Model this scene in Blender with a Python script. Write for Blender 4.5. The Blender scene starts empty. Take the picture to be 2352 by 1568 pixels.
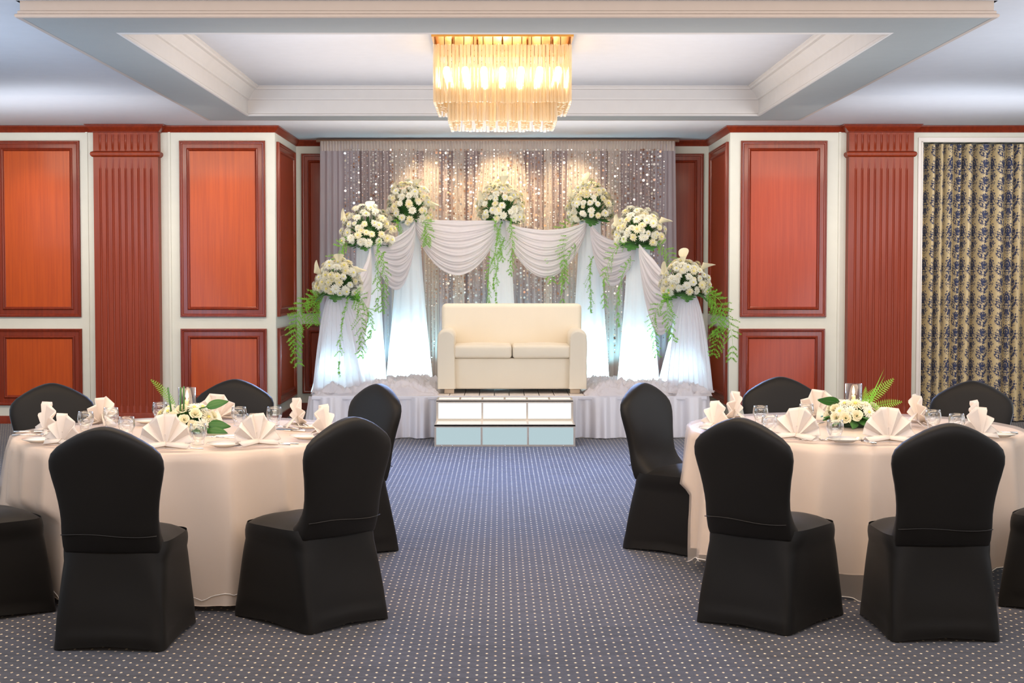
import bpy, bmesh, math, random
from mathutils import Vector, Matrix, noise
random.seed(7)
PI = math.pi
S = bpy.context.scene
COL = S.collection

# ------------------------------------------------------------------ camera, world, light, exposure
F = 3500.0; TH = math.radians(2.405); EYE = 1.6; UC = 1148.0
cam_d = bpy.data.cameras.new('camera'); cam = bpy.data.objects.new('camera', cam_d); COL.objects.link(cam)
cam.location = (0, 0, EYE); cam.rotation_euler = (PI/2 - TH, 0, 0)
cam_d.sensor_width = 36; cam_d.lens = F/2352*36; cam_d.shift_x = 28/2352; cam_d.clip_end = 200
S.camera = cam
S.view_settings.view_transform = 'Standard'; S.view_settings.look = 'None'
S.view_settings.gamma = 1; S.view_settings.use_curve_mapping = False
S.view_settings.exposure = 0.0
S.cycles.max_bounces = 8; S.cycles.diffuse_bounces = 4; S.cycles.glossy_bounces = 4
S.cycles.transmission_bounces = 8; S.cycles.transparent_max_bounces = 24
S.cycles.sample_clamp_indirect = 4.0; S.cycles.caustics_reflective = False; S.cycles.caustics_refractive = False

w = bpy.data.worlds.new('world'); S.world = w; w.use_nodes = True
w.node_tree.nodes['Background'].inputs[0].default_value = (0.5, 0.55, 0.65, 1)
w.node_tree.nodes['Background'].inputs[1].default_value = 0.3

def area(name, loc, target, sx, sy, power, col, spread=180):
    l = bpy.data.lights.new(name, 'AREA'); l.shape = 'RECTANGLE'; l.size = sx; l.size_y = sy
    l.energy = power; l.color = col; l.spread = math.radians(spread)
    o = bpy.data.objects.new(name, l); COL.objects.link(o); o.location = loc
    o.rotation_euler = (Vector(target)-Vector(loc)).to_track_quat('-Z', 'Y').to_euler()
    return o
def spot(name, loc, target, power, col, angle, blend=0.8, r=0.05):
    l = bpy.data.lights.new(name, 'SPOT'); l.energy = power; l.color = col
    l.spot_size = math.radians(angle); l.spot_blend = blend; l.shadow_soft_size = r
    o = bpy.data.objects.new(name, l); COL.objects.link(o); o.location = loc
    o.rotation_euler = (Vector(target)-Vector(loc)).to_track_quat('-Z', 'Y').to_euler()
    return o
def point(name, loc, power, col, r=0.05):
    l = bpy.data.lights.new(name, 'POINT'); l.energy = power; l.color = col; l.shadow_soft_size = r
    o = bpy.data.objects.new(name, l); COL.objects.link(o); o.location = loc
    return o
WARM = (1.0, 0.80, 0.60); COOL = (0.70, 0.84, 1.0); NEUT = (1.0, 0.93, 0.86)
area('fill_rear', (0, -2.8, 2.4), (0, 12, 1.7), 11, 1.8, 130, (1.0, 0.78, 0.58))  # added warm fill behind the camera, no fixture there
area('cool_fill_left', (-6.1, 8.0, 1.7), (-1, 10, 2.4), 9, 1.8, 60, (0.55, 0.74, 1.0))  # added cool side lamp standing in for daylight; the left wall is solid
area('cool_fill_right', (6.4, 8.0, 1.7), (1, 10, 2.4), 9, 1.8, 80, (0.80, 0.88, 1.0))  # added paler side lamp on the right, no opening in that wall
area('ceiling_fill_left', (-5.7, 8.5, 2.45), (-5.0, 9.2, 3.6), 1.0, 14, 330, (0.55, 0.74, 1.0))  # unseen upward lamp added to brighten the left ceiling; no cove built
area('ceiling_fill_right', (6.0, 8.5, 2.45), (5.3, 9.2, 3.6), 1.0, 14, 420, (0.80, 0.88, 1.0))  # likewise added for the right ceiling, without any cove
area('ceiling_fill_rear', (0, 3.0, 2.75), (0, 4.0, 4.0), 9, 3.5, 520, (0.95, 0.92, 0.95))  # added up-facing fill for the near ceiling, hangs free
area('coffer_fill', (0.03, 11.9, 2.45), (0.03, 11.901, 3.6), 4.2, 4.0, 75, (1.0, .90, .82))  # bare area lamp added under the chandelier to brighten the coffer
area('ceiling_light_over_tables', (0, 7.4, 3.1), (0, 7.9, 0), 7, 1.6, 170, (1.0, .76, .52))
for sx in (-1, 1): area('wall_fill', (sx*4.2, 13.8, 3.1), (sx*4.2, 16.67, 1.3), 3.2, .5, 36, (1.0, .84, .68), 110)  # added washes that lift the back wall, no fixtures
for sx in (-1, 1): area('ceiling_fill_back', (sx*4.6, 14.2, 2.3), (sx*4.4, 14.8, 3.6), 2.4, 1.6, 26, (0.80, 0.88, 1.0))  # free-hanging fills added for the ceiling near the back wall
area('ceiling_fill_stage', (0, 16.3, 2.35), (0, 16.1, 3.6), 4.4, 1.0, 26, (0.95, 0.93, 0.92))  # added floating fill for the ceiling strip by the alcove
area('ceiling_light_by_stage', (0, 15.4, 3.2), (0, 17.6, 1.0), 4.2, 0.5, 85, (1.0, 0.84, 0.70))
area('blue_fill_stage_front', (0, 13.6, 3.1), (0, 11.8, 0), 2.6, 0.6, 260, (0.34, 0.52, 1.0), 115)  # added blue fill that tints the carpet before the stage

# ------------------------------------------------------------------ pixel helpers (calibration of real places)
def ray(px, py):
    t = (784-py)/F
    return Vector(((px-UC)/F, math.cos(TH)+t*math.sin(TH), t*math.cos(TH)-math.sin(TH)))
def at_z(px, py, z):
    d = ray(px, py); k = (z-EYE)/d.z
    return Vector((d.x*k, d.y*k, z))
def at_y(px, py, Y):
    d = ray(px, py); k = Y/d.y
    return Vector((d.x*k, Y, EYE+d.z*k))

# ------------------------------------------------------------------ node helpers
class NG:
    def __init__(s, name):
        s.m = bpy.data.materials.new(name); s.m.use_nodes = True
        s.t = s.m.node_tree; s.t.nodes.clear()
        s.out = s.t.nodes.new('ShaderNodeOutputMaterial')
    def n(s, typ, **kw):
        nd = s.t.nodes.new(typ)
        for k, v in kw.items(): setattr(nd, k, v)
        return nd
    def put(s, sock, v):
        if v is None: return
        if hasattr(v, 'is_linked') or isinstance(v, bpy.types.NodeSocket): s.t.links.new(v, sock)
        else: sock.default_value = v
    def M(s, op, a, b=None, c=None, clamp=False):
        nd = s.n('ShaderNodeMath', operation=op, use_clamp=clamp)
        s.put(nd.inputs[0], a); s.put(nd.inputs[1], b); s.put(nd.inputs[2], c)
        return nd.outputs[0]
    def sep(s, v):
        nd = s.n('ShaderNodeSeparateXYZ'); s.put(nd.inputs[0], v); return nd.outputs
    def comb(s, x, y, z):
        nd = s.n('ShaderNodeCombineXYZ'); s.put(nd.inputs[0], x); s.put(nd.inputs[1], y); s.put(nd.inputs[2], z); return nd.outputs[0]
    def coord(s, which='Object'):
        return s.n('ShaderNodeTexCoord').outputs[which]
    def mapv(s, v, scale=(1,1,1), loc=(0,0,0)):
        nd = s.n('ShaderNodeMapping'); s.put(nd.inputs['Vector'], v); nd.inputs['Scale'].default_value = scale; nd.inputs['Location'].default_value = loc
        return nd.outputs[0]
    def noise(s, v, scale=5, detail=3, rough=.5, dist=0):
        nd = s.n('ShaderNodeTexNoise'); s.put(nd.inputs['Vector'], v); nd.inputs['Scale'].default_value = scale
        nd.inputs['Detail'].default_value = detail; nd.inputs['Roughness'].default_value = rough; nd.inputs['Distortion'].default_value = dist
        return nd.outputs['Fac']
    def mix(s, f, a, b):
        nd = s.n('ShaderNodeMix', data_type='RGBA'); s.put(nd.inputs[0], f); s.put(nd.inputs[6], a); s.put(nd.inputs[7], b); return nd.outputs[2]
    def ramp(s, f, a, b):
        nd = s.n('ShaderNodeMapRange', interpolation_type='SMOOTHSTEP'); s.put(nd.inputs[0], f)
        nd.inputs[1].default_value = a; nd.inputs[2].default_value = b; return nd.outputs[0]
    def bsdf(s, col, rough=.5, metal=0, spec=.5, coat=0, coat_rough=.1, sheen=0, trans=0, ior=1.45, emis=None, estr=0, normal=None, sss=0, alpha=None):
        b = s.n('ShaderNodeBsdfPrincipled')
        s.put(b.inputs['Base Color'], col); s.put(b.inputs['Roughness'], rough); b.inputs['Metallic'].default_value = metal
        b.inputs['Specular IOR Level'].default_value = spec; b.inputs['Coat Weight'].default_value = coat; b.inputs['Coat Roughness'].default_value = coat_rough
        b.inputs['Sheen Weight'].default_value = sheen; b.inputs['Transmission Weight'].default_value = trans; b.inputs['IOR'].default_value = ior
        if emis: b.inputs['Emission Color'].default_value = emis; b.inputs['Emission Strength'].default_value = estr
        if normal is not None: s.put(b.inputs['Normal'], normal)
        return b.outputs[0]
    def bump(s, h, strength=.2, dist=.01):
        nd = s.n('ShaderNodeBump'); s.put(nd.inputs['Height'], h); nd.inputs['Strength'].default_value = strength; nd.inputs['Distance'].default_value = dist
        return nd.outputs[0]
    def mixs(s, f, a, b):
        nd = s.n('ShaderNodeMixShader'); s.put(nd.inputs[0], f); s.t.links.new(a, nd.inputs[1]); s.t.links.new(b, nd.inputs[2]); return nd.outputs[0]
    def done(s, sh):
        s.t.links.new(sh, s.out.inputs[0]); return s.m

def C(r, g, b):  # sRGB 0-255 -> linear rgba
    f = lambda c: (c/255/12.92) if c/255 <= .04045 else ((c/255+.055)/1.055)**2.4
    return (f(r), f(g), f(b), 1)

def simple(name, col, rough=.5, **kw):
    g = NG(name); v = g.coord()
    nz = g.noise(v, 9, 3)
    c2 = (col[0]*.93, col[1]*.93, col[2]*.93, 1)
    return g.done(g.bsdf(g.mix(nz, col, c2), rough, **kw))

def wood(name, c1, c2, rough=.42, coat=.12):
    g = NG(name); v = g.coord()
    gr = g.noise(g.mapv(v, (38, 38, 1.1)), 1.0, 5, .6, .3)
    fine = g.noise(g.mapv(v, (160, 160, 5)), 1.0, 3, .6)
    big = g.noise(g.mapv(v, (2.5, 2.5, .9)), 1.0, 2)
    f = g.M('ADD', g.M('MULTIPLY', g.ramp(gr, .3, .7), .5), g.M('ADD', g.M('MULTIPLY', fine, .3), g.M('MULTIPLY', big, .25)), clamp=True)
    return g.done(g.bsdf(g.mix(f, c1, c2), rough, spec=.3, coat=coat, coat_rough=.12, normal=g.bump(fine, .05, .002)))

M = {}
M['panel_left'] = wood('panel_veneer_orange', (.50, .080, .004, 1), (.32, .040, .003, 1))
M['panel_right'] = wood('panel_veneer_red', (.41, .055, .014, 1), (.27, .030, .008, 1))
M['frame_wood'] = wood('moulding_mahogany', (.25, .030, .007, 1), (.13, .015, .005, 1), .32, .25)
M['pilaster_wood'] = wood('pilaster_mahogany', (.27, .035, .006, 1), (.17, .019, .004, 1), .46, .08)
M['wall'] = simple('wall_paint', (.66, .66, .58, 1), .6)
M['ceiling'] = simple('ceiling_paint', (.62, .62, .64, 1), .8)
M['soffit'] = simple('soffit_shade_grey', (.36, .38, .37, 1), .7)  # same paint as the ceiling, with the underside's shade put into the colour
M['coffer'] = simple('coffer_paint', (.66, .62, .58, 1), .7)
M['beam_face'] = simple('beam_face_paint', (.50, .42, .36, 1), .7)
M['chair'] = None
def chair_mat():
    g = NG('black_spandex'); v = g.coord()
    wv = g.noise(g.mapv(v, (900, 900, 900)), 1, 1)
    big = g.noise(v, 3, 2)
    return g.done(g.bsdf(g.mix(big, (.0075, .0066, .0058, 1), (.011, .0092, .0075, 1)), .5, spec=.22, sheen=.03, normal=g.bump(wv, .12, .001)))
M['chair'] = chair_mat()
def cloth_mat(name, col, tl=.25, transp=0.0, rough=.6, sat=.3, col2=None, crease=False):
    g = NG(name); v = g.coord()
    f = g.noise(g.mapv(v, (5, 5, 2)), 1.2, 3)
    wv = g.noise(v, 420, 1)
    if crease:
        cr = g.noise(g.mapv(v, (1, 1, .55)), 2.6, 1.5, .5, .8)
        cl = g.M('SUBTRACT', 1.0, g.ramp(g.M('ABSOLUTE', g.M('SUBTRACT', cr, .5)), 0.0, .012))
        wv = g.M('ADD', g.M('MULTIPLY', wv, .5), g.M('ADD', g.M('MULTIPLY', cl, 2.2), g.M('MULTIPLY', g.noise(v, 6, 3, .6, 1.5), 9)))
    cc = g.mix(f, col, col2 or (col[0]*.94, col[1]*.94, col[2]*.94, 1))
    b = g.bsdf(cc, rough, spec=sat, sheen=.1, normal=g.bump(wv, .08, .001))
    t = g.n('ShaderNodeBsdfTranslucent'); g.put(t.inputs[0], cc)
    sh = g.mixs(tl, b, t.outputs[0])
    if transp:
        tr = g.n('ShaderNodeBsdfTransparent'); sh = g.mixs(transp, sh, tr.outputs[0])
    return g.done(sh)
M['linen'] = cloth_mat('table_linen', (.84, .69, .56, 1), .12, 0, .42, .6, None, True)
M['organza'] = cloth_mat('organza', (.88, .76, .66, 1), .25, .66, .35, .6)
M['hem'] = cloth_mat('hem_thread', (.95, .9, .85, 1), .2, 0, .5)
M['napkin'] = cloth_mat('napkin_cotton', (.86, .76, .67, 1), .15, 0, .7)
M['chiffon'] = cloth_mat('white_chiffon', (.88, .85, .88, 1), .45, .10, .5, .4)
M['chiffon_thin'] = cloth_mat('sheer_chiffon', (.86, .82, .86, 1), .4, .38, .5, .4)
M['column_cloth'] = cloth_mat('column_cloth', (.90, .92, .94, 1), .5, .04, .6, .2)
M['skirt'] = cloth_mat('satin_skirt', (.84, .81, .84, 1), .15, 0, .32, .7)
M['mauve'] = cloth_mat('mauve_voile', (.47, .38, .375, 1), .25, .02, .6, .3)
M['cream_sheer'] = cloth_mat('cream_voile', (.78, .68, .60, 1), .4, .35, .55, .4)
M['lavender_sheer'] = cloth_mat('lavender_voile', (.62, .56, .60, 1), .4, .35, .55, .4)
M['sofa'] = cloth_mat('ivory_upholstery', (.78, .69, .54, 1), .0, 0, .7, .3)
M['white_board'] = simple('white_stage_board', (.75, .68, .62, 1), .45)
M['steel'] = simple('brushed_steel', (.62, .55, .46, 1), .32, metal=.9)
M['silver'] = simple('cutlery_steel', (.8, .76, .7, 1), .15, metal=1)
M['gold'] = simple('polished_gold', (.80, .38, .08, 1), .3, metal=1)
M['dark_metal'] = simple('dark_brass', (.22, .10, .03, 1), .35, metal=.8)
M['china'] = simple('white_china', (.85, .79, .70, 1), .12, coat=.4)
M['petal'] = cloth_mat('white_petal', (.86, .85, .73, 1), .3, 0, .6)
M['petal_warm'] = cloth_mat('cream_petal', (.87, .81, .58, 1), .3, 0, .6)
M['eye'] = simple('flower_eye', (.75, .65, .16, 1), .8)
M['leaf'] = cloth_mat('dark_leaf', (.05, .18, .03, 1), .3, 0, .4, .5, (.035, .12, .02, 1))
M['fern'] = cloth_mat('fern_green', (.20, .50, .05, 1), .4, 0, .6, .3, (.32, .62, .08, 1))
M['stem'] = simple('stem_green', (.05, .14, .03, 1), .5)
M['wax'] = simple('candle_wax', (.85, .70, .45, 1), .5)
M['pot'] = simple('dark_holder', (.03, .06, .03, 1), .5)
M['black'] = simple('black_plastic', (.01, .01, .01, 1), .5)
M['seam'] = simple('stitched_seam', (.022, .019, .016, 1), .6)

def emis(name, col, s):
    g = NG(name); e = g.n('ShaderNodeEmission'); e.inputs[0].default_value = col; e.inputs[1].default_value = s
    return g.done(e.outputs[0])
M['bulb'] = emis('lamp_filament', (1, .74, .42, 1), 30)
M['flame'] = emis('candle_flame', (1, .62, .22, 1), 9)
M['lit_high'] = emis('backlit_acrylic_bright', (.93, .98, 1, 1), 1.15)
M['lit_low'] = emis('backlit_acrylic_dim', (.66, .85, .90, 1), .72)
M['lit_tread'] = emis('backlit_acrylic_tread', (1, .97, .88, 1), 1.0)

def glass_mat():
    g = NG('clear_glass')
    fr = g.n('ShaderNodeFresnel'); fr.inputs[0].default_value = 1.5
    gl = g.n('ShaderNodeBsdfGlossy'); gl.inputs[1].default_value = .03
    tr = g.n('ShaderNodeBsdfTransparent'); tr.inputs[0].default_value = (.97, .98, .98, 1)
    lw = g.n('ShaderNodeLayerWeight'); lw.inputs[0].default_value = .5
    f = g.M('ADD', g.M('MULTIPLY', g.M('POWER', lw.outputs[1], 2.2), .95), .08, clamp=True)
    return g.done(g.mixs(f, tr.outputs[0], gl.outputs[0]))
M['glass'] = glass_mat()
def crystal_mat():
    g = NG('fluted_crystal')
    gl = g.n('ShaderNodeBsdfGlossy'); gl.inputs[0].default_value = (1, .96, .90, 1); gl.inputs[1].default_value = .12
    tr = g.n('ShaderNodeBsdfTransparent'); tr.inputs[0].default_value = (1, .97, .92, 1)
    tl = g.n('ShaderNodeBsdfTranslucent'); tl.inputs[0].default_value = (1, .84, .58, 1)
    df = g.n('ShaderNodeBsdfDiffuse'); df.inputs[0].default_value = (.86, .68, .44, 1)
    lw = g.n('ShaderNodeLayerWeight'); lw.inputs[0].default_value = .35
    body = g.mixs(.5, tl.outputs[0], df.outputs[0])
    a = g.mixs(.40, tr.outputs[0], body)
    return g.done(g.mixs(g.M('MULTIPLY', lw.outputs[1], .8), a, gl.outputs[0]))
M['crystal'] = crystal_mat()

def carpet_mat():
    g = NG('dotted_carpet'); v = g.coord(); x, y, z = g.sep(v)
    wob = g.noise(g.mapv(v, (3, 3, 3)), 1, 2)
    u = g.M('DIVIDE', x, .037); col = g.M('FLOOR', u); fx = g.M('SUBTRACT', g.M('FRACT', u), .5)
    odd = g.M('ABSOLUTE', g.M('MODULO', col, 2.0))
    vv = g.M('ADD', g.M('DIVIDE', g.M('ADD', y, g.M('MULTIPLY', wob, .01)), .078), g.M('MULTIPLY', odd, .5))
    row = g.M('FLOOR', vv); fy = g.M('SUBTRACT', g.M('FRACT', vv), .5)
    dx = g.M('MULTIPLY', g.M('ABSOLUTE', fx), .037/.0072); dy = g.M('MULTIPLY', g.M('ABSOLUTE', fy), .078/.0105)
    d = g.M('ADD', dx, dy)
    mask = g.M('SUBTRACT', 1.0, g.ramp(d, .75, 1.1))
    wn = g.n('ShaderNodeTexWhiteNoise', noise_dimensions='2D'); g.put(wn.inputs['Vector'], g.comb(col, row, 0.0))
    pile = g.noise(v, 260, 2, .7)
    streak = g.noise(g.mapv(v, (3, 26, 1)), 1, 4, .65)
    base = g.mix(g.ramp(streak, .34, .62), (.018, .018, .027, 1), (.050, .049, .066, 1))
    base = g.mix(g.M('MULTIPLY', pile, .4), base, (.068, .065, .084, 1))
    dot = g.mix(wn.outputs[0], (.75, .56, .34, 1), (.95, .80, .58, 1))
    return g.done(g.bsdf(g.mix(mask, base, dot), .95, spec=.1, sheen=.25, normal=g.bump(g.M('ADD', pile, g.M('MULTIPLY', streak, .8)), .5, .006)))
M['carpet'] = carpet_mat()

def damask_mat():
    g = NG('damask_weave'); uv = g.coord('UV'); x, y, z = g.sep(uv)
    def cellmask(sym, px_, py_, ox, oy, pw, ph, ew, eh, seed, sc):
        u = g.M('DIVIDE', g.M('ADD', x, ox), px_); fx = g.M('MULTIPLY', g.M('SUBTRACT', g.M('FRACT', u), .5), px_)
        vcol = g.M('DIVIDE', g.M('ADD', y, oy), py_); fy = g.M('MULTIPLY', g.M('SUBTRACT', g.M('FRACT', vcol), .5), py_)
        ax = g.M('ABSOLUTE', fx) if sym else fx
        n = g.noise(g.comb(g.M('ADD', ax, seed), g.M('ADD', fy, seed*.37), seed), sc, 1.2, .5, 1.6)
        e = g.M('ADD', g.M('POWER', g.M('ABSOLUTE', g.M('DIVIDE', ax, ew)), 2.0), g.M('POWER', g.M('ABSOLUTE', g.M('DIVIDE', fy, eh)), 2.4))
        # rosette in the upper part of the motif
        ry = g.M('SUBTRACT', fy, eh*.45); r = g.M('SQRT', g.M('ADD', g.M('MULTIPLY', ax, ax), g.M('MULTIPLY', ry, ry)))
        th = g.M('ARCTAN2', ry, ax)
        pet = g.M('MULTIPLY', g.M('ADD', 1.0, g.M('MULTIPLY', g.M('COSINE', g.M('MULTIPLY', th, 10.0)), .16)), ew*.62)
        ring = g.M('GREATER_THAN', g.M('SINE', g.M('DIVIDE', r, ew*.052)), -.55)
        ros = g.M('MULTIPLY', g.M('LESS_THAN', r, pet if sym else g.M('MULTIPLY', pet, .62)), ring)
        thr = g.M('ADD', .472, g.M('MULTIPLY', g.M('MAXIMUM', g.M('SUBTRACT', e, .35), 0.0), .14))
        scroll = g.M('MULTIPLY', g.M('GREATER_THAN', n, thr), g.M('LESS_THAN', e, 1.0))
        return g.M('MAXIMUM', ros, scroll)
    a = cellmask(True, .37, .37, 0, 0, 0, 0, .088, .185, 3.1, 36)
    b = cellmask(False, .37, .185, .185, .06, 0, 0, .095, .088, 9.2, 36)
    mask = g.M('MAXIMUM', a, b)
    wv = g.noise(g.mapv(uv, (900, 120, 1)), 1, 1)
    gold = g.mix(wv, (.50, .39, .21, 1), (.60, .48, .28, 1))
    return g.done(g.bsdf(g.mix(mask, gold, (.030, .040, .095, 1)), g.M('ADD', .38, g.M('MULTIPLY', mask, .3)), spec=.5, sheen=.1))
M['damask'] = damask_mat()

# ------------------------------------------------------------------ object helpers
def tag(o, label=None, cat=None, group=None, kind=None):
    if label: o['label'] = label
    if cat: o['category'] = cat
    if group: o['group'] = group
    if kind: o['kind'] = kind
    return o
def empty(name, loc=(0,0,0), rz=0, label=None, cat=None, group=None, kind=None):
    o = bpy.data.objects.new(name, None); COL.objects.link(o); o.location = loc; o.rotation_euler = (0, 0, rz)
    o.empty_display_size = .1
    return tag(o, label, cat, group, kind)
def link(name, me, parent=None, mat=None):
    o = bpy.data.objects.new(name, me); COL.objects.link(o)
    if parent is not None: o.parent = parent
    return o
def copy_tree(o, parent=None, kids=None):
    c = o.copy(); COL.objects.link(c)
    if parent is not None: c.parent = parent
    for ch in [x for x in kids[o.name]] if kids else []: copy_tree(ch, c, kids)
    return c
def kidmap(root):
    m = {root.name: list(root.children)}
    for c in root.children: m[c.name] = list(c.children)
    for c in root.children:
        for d in c.children: m[d.name] = []
    return m
class MB:
    def __init__(s): s.v = []; s.f = []; s.mi = []; s.uv = {}
    def add(s, vs, fs, mi=0):
        b = len(s.v); s.v += [tuple(p) for p in vs]
        for f in fs: s.f.append(tuple(i+b for i in f)); s.mi.append(mi)
        return b
    def box(s, a, b, mi=0, bev=0):
        x0, y0, z0 = a; x1, y1, z1 = b
        if x0 > x1: x0, x1 = x1, x0
        if y0 > y1: y0, y1 = y1, y0
        if z0 > z1: z0, z1 = z1, z0
        s.add([(x0,y0,z0),(x1,y0,z0),(x1,y1,z0),(x0,y1,z0),(x0,y0,z1),(x1,y0,z1),(x1,y1,z1),(x0,y1,z1)],
              [(0,3,2,1),(4,5,6,7),(0,1,5,4),(1,2,6,5),(2,3,7,6),(3,0,4,7)], mi)
    def grid(s, fn, nu, nv, close_u=False, mi=0, flip=False):
        b = len(s.v); cu = nu if close_u else nu+1
        for j in range(nv+1):
            for i in range(cu): s.v.append(tuple(fn(i/nu, j/nv)))
        for j in range(nv):
            for i in range(nu):
                a0 = b+j*cu+i; a1 = b+j*cu+(i+1) % cu; a2 = a1+cu; a3 = a0+cu
                s.f.append((a3,a2,a1,a0) if flip else (a0,a1,a2,a3)); s.mi.append(mi)
        return b
    def lathe(s, prof, n=24, c=(0,0,0), mi=0):
        b = len(s.v)
        for r, z in prof:
            for i in range(n):
                a = 2*PI*i/n; s.v.append((c[0]+r*math.cos(a), c[1]+r*math.sin(a), c[2]+z))
        for j in range(len(prof)-1):
            for i in range(n):
                i2 = (i+1) % n; s.f.append((b+j*n+i, b+j*n+i2, b+(j+1)*n+i2, b+(j+1)*n+i)); s.mi.append(mi)
        if prof[0][0] > 1e-5: s.f.append(tuple(b+i for i in reversed(range(n)))); s.mi.append(mi)
        if prof[-1][0] > 1e-5: s.f.append(tuple(b+(len(prof)-1)*n+i for i in range(n))); s.mi.append(mi)
    def tube(s, pts, r, n=6, mi=0):
        pts = [Vector(p) for p in pts]; b = len(s.v); L = len(pts)
        for k, p in enumerate(pts):
            d = (pts[min(k+1, L-1)]-pts[max(k-1, 0)])
            if d.length < 1e-9: d = Vector((0,0,1))
            d.normalize(); a = d.cross(Vector((0,0,1)) if abs(d.z) < .9 else Vector((1,0,0))).normalized(); c = d.cross(a)
            rr = r[k] if isinstance(r, (list, tuple)) else r
            for i in range(n):
                t = 2*PI*i/n; s.v.append(tuple(p+(a*math.cos(t)+c*math.sin(t))*rr))
        for k in range(L-1):
            for i in range(n):
                i2 = (i+1) % n; s.f.append((b+k*n+i, b+k*n+i2, b+(k+1)*n+i2, b+(k+1)*n+i)); s.mi.append(mi)
        s.f.append(tuple(b+i for i in reversed(range(n)))); s.mi.append(mi)
        s.f.append(tuple(b+(L-1)*n+i for i in range(n))); s.mi.append(mi)
    def mesh(s, name, mats, smooth=True, angle=None, solid=None, bevel=None, subd=0, merge=False):
        me = bpy.data.meshes.new(name); me.from_pydata(s.v, [], s.f)
        if not isinstance(mats, (list, tuple)): mats = [mats]
        for m in mats: me.materials.append(m)
        if len(mats) > 1: me.polygons.foreach_set('material_index', s.mi)
        if s.uv:
            l = me.uv_layers.new(name='UVMap'); vi = [0]*len(me.loops); me.loops.foreach_get('vertex_index', vi)
            l.data.foreach_set('uv', [c for i in vi for c in s.uv[i]])
        if merge or bevel:
            bm = bmesh.new(); bm.from_mesh(me)
            if merge: bmesh.ops.remove_doubles(bm, verts=bm.verts, dist=1e-5)
            if bevel: bmesh.ops.bevel(bm, geom=bm.edges[:], offset=bevel, segments=2, affect='EDGES', profile=.6)
            bm.to_mesh(me); bm.free()
        if smooth:
            me.polygons.foreach_set('use_smooth', [True]*len(me.polygons))
            if angle is not None:
                try: me.set_sharp_from_angle(angle=math.radians(angle))
                except Exception: pass
        me.update(); return me
    def build(s, name, mats, parent=None, **kw):
        solid = kw.pop('solid', None); subd = kw.pop('subd', 0)
        o = link(name, s.mesh(name, mats, **kw), parent)
        if solid:
            md = o.modifiers.new('thickness', 'SOLIDIFY'); md.thickness = solid; md.offset = 0
        if subd:
            md = o.modifiers.new('subdivision', 'SUBSURF'); md.levels = subd; md.render_levels = subd
        return o
def sweep(mb, pts, prof, closed=False, mi=0):
    """profile (d to the right of the path direction, z) mitred along 2D pts"""
    n = len(pts); P = [Vector(p) for p in pts]; rows = []
    for i in range(n):
        def nrm(a, b): d = (b-a).normalized(); return Vector((d.y, -d.x))
        if closed: n1 = nrm(P[i-1], P[i]); n2 = nrm(P[i], P[(i+1) % n])
        else:
            n1 = nrm(P[i-1], P[i]) if i > 0 else nrm(P[0], P[1])
            n2 = nrm(P[i], P[i+1]) if i < n-1 else nrm(P[-2], P[-1])
        m = (n1+n2); m = m/max(m.dot(n1), 1e-6) if m.length > 1e-6 else n1
        rows.append([(P[i].x+m.x*d, P[i].y+m.y*d, z) for d, z in prof])
    b = len(mb.v); k = len(prof)
    for r in rows: mb.v += r
    for i in range(n if closed else n-1):
        i2 = (i+1) % n
        for j in range(k-1):
            mb.f.append((b+i*k+j, b+i2*k+j, b+i2*k+j+1, b+i*k+j+1)); mb.mi.append(mi)

# ------------------------------------------------------------------ the room
YB = 16.67; YA = 18.4; XL, XR = -2.45, 2.51; WL, WR = -6.3, 6.6; YN = -3.5; HC = 3.25
b = MB(); b.box((WL, YN, -.1), (WR, YA+.2, 0)); tag(b.build('floor', M['carpet'], smooth=False), 'dark blue-grey carpet woven with rows of small cream dots', 'floor', kind='structure')

ZB = 3.15; ZU = 3.42
pn = at_z(40, 40, ZB); pf = at_z(475, 277, ZB); OX0, OX1 = -2.89, 2.975; OY0, OY1 = pn.y, pf.y
IX0, IX1 = -2.41, 2.475; IY0, IY1 = at_z(1100, 77, ZB).y, at_z(1100, 265, ZB).y
b = MB()
def ring(mb, o, i, z, mi=0):
    (a0, a1, c0, c1), (e0, e1, g0, g1) = o, i
    mb.add([(a0,c0,z),(a1,c0,z),(a1,c1,z),(a0,c1,z),(e0,g0,z),(e1,g0,z),(e1,g1,z),(e0,g1,z)],
           [(0,4,5,1),(1,5,6,2),(2,6,7,3),(3,7,4,0)], mi)
ring(b, (WL, WR, YN, YA+.2), (OX0, OX1, OY0, OY1), HC)
ring(b, (WL, WR, YN, YA+.2), (IX0, IX1, IY0, IY1), ZU+.08)
ceil = tag(b.build('ceiling', M['ceiling'], smooth=False), 'pale ceiling around a dropped square coffer', 'ceiling', kind='structure')
b = MB(); b.box((IX0-.02, IY0-.02, ZU), (IX1+.02, IY1+.02, ZU+.07)); b.build('coffer_ceiling', M['ceiling'], ceil, smooth=False)
rect_o = [(OX0,OY0),(OX1,OY0),(OX1,OY1),(OX0,OY1)]   # counter-clockwise: right side is outward
b = MB(); sweep(b, rect_o, [(-.02, HC+.02),(-.02, ZB+.045),(-.008, ZB+.04),(-.008, ZB+.025),(.006, ZB+.018),(.006, ZB+.006),(0, ZB),(-.03, ZB)], True)
b.build('coffer_outer_moulding', M['beam_face'], ceil, smooth=False)
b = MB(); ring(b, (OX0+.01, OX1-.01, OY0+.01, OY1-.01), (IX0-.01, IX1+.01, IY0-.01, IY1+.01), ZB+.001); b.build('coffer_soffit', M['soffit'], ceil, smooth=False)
rect_i = [(IX0,IY0),(IX0,IY1),(IX1,IY1),(IX1,IY0)]   # clockwise: right side is inward
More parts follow.
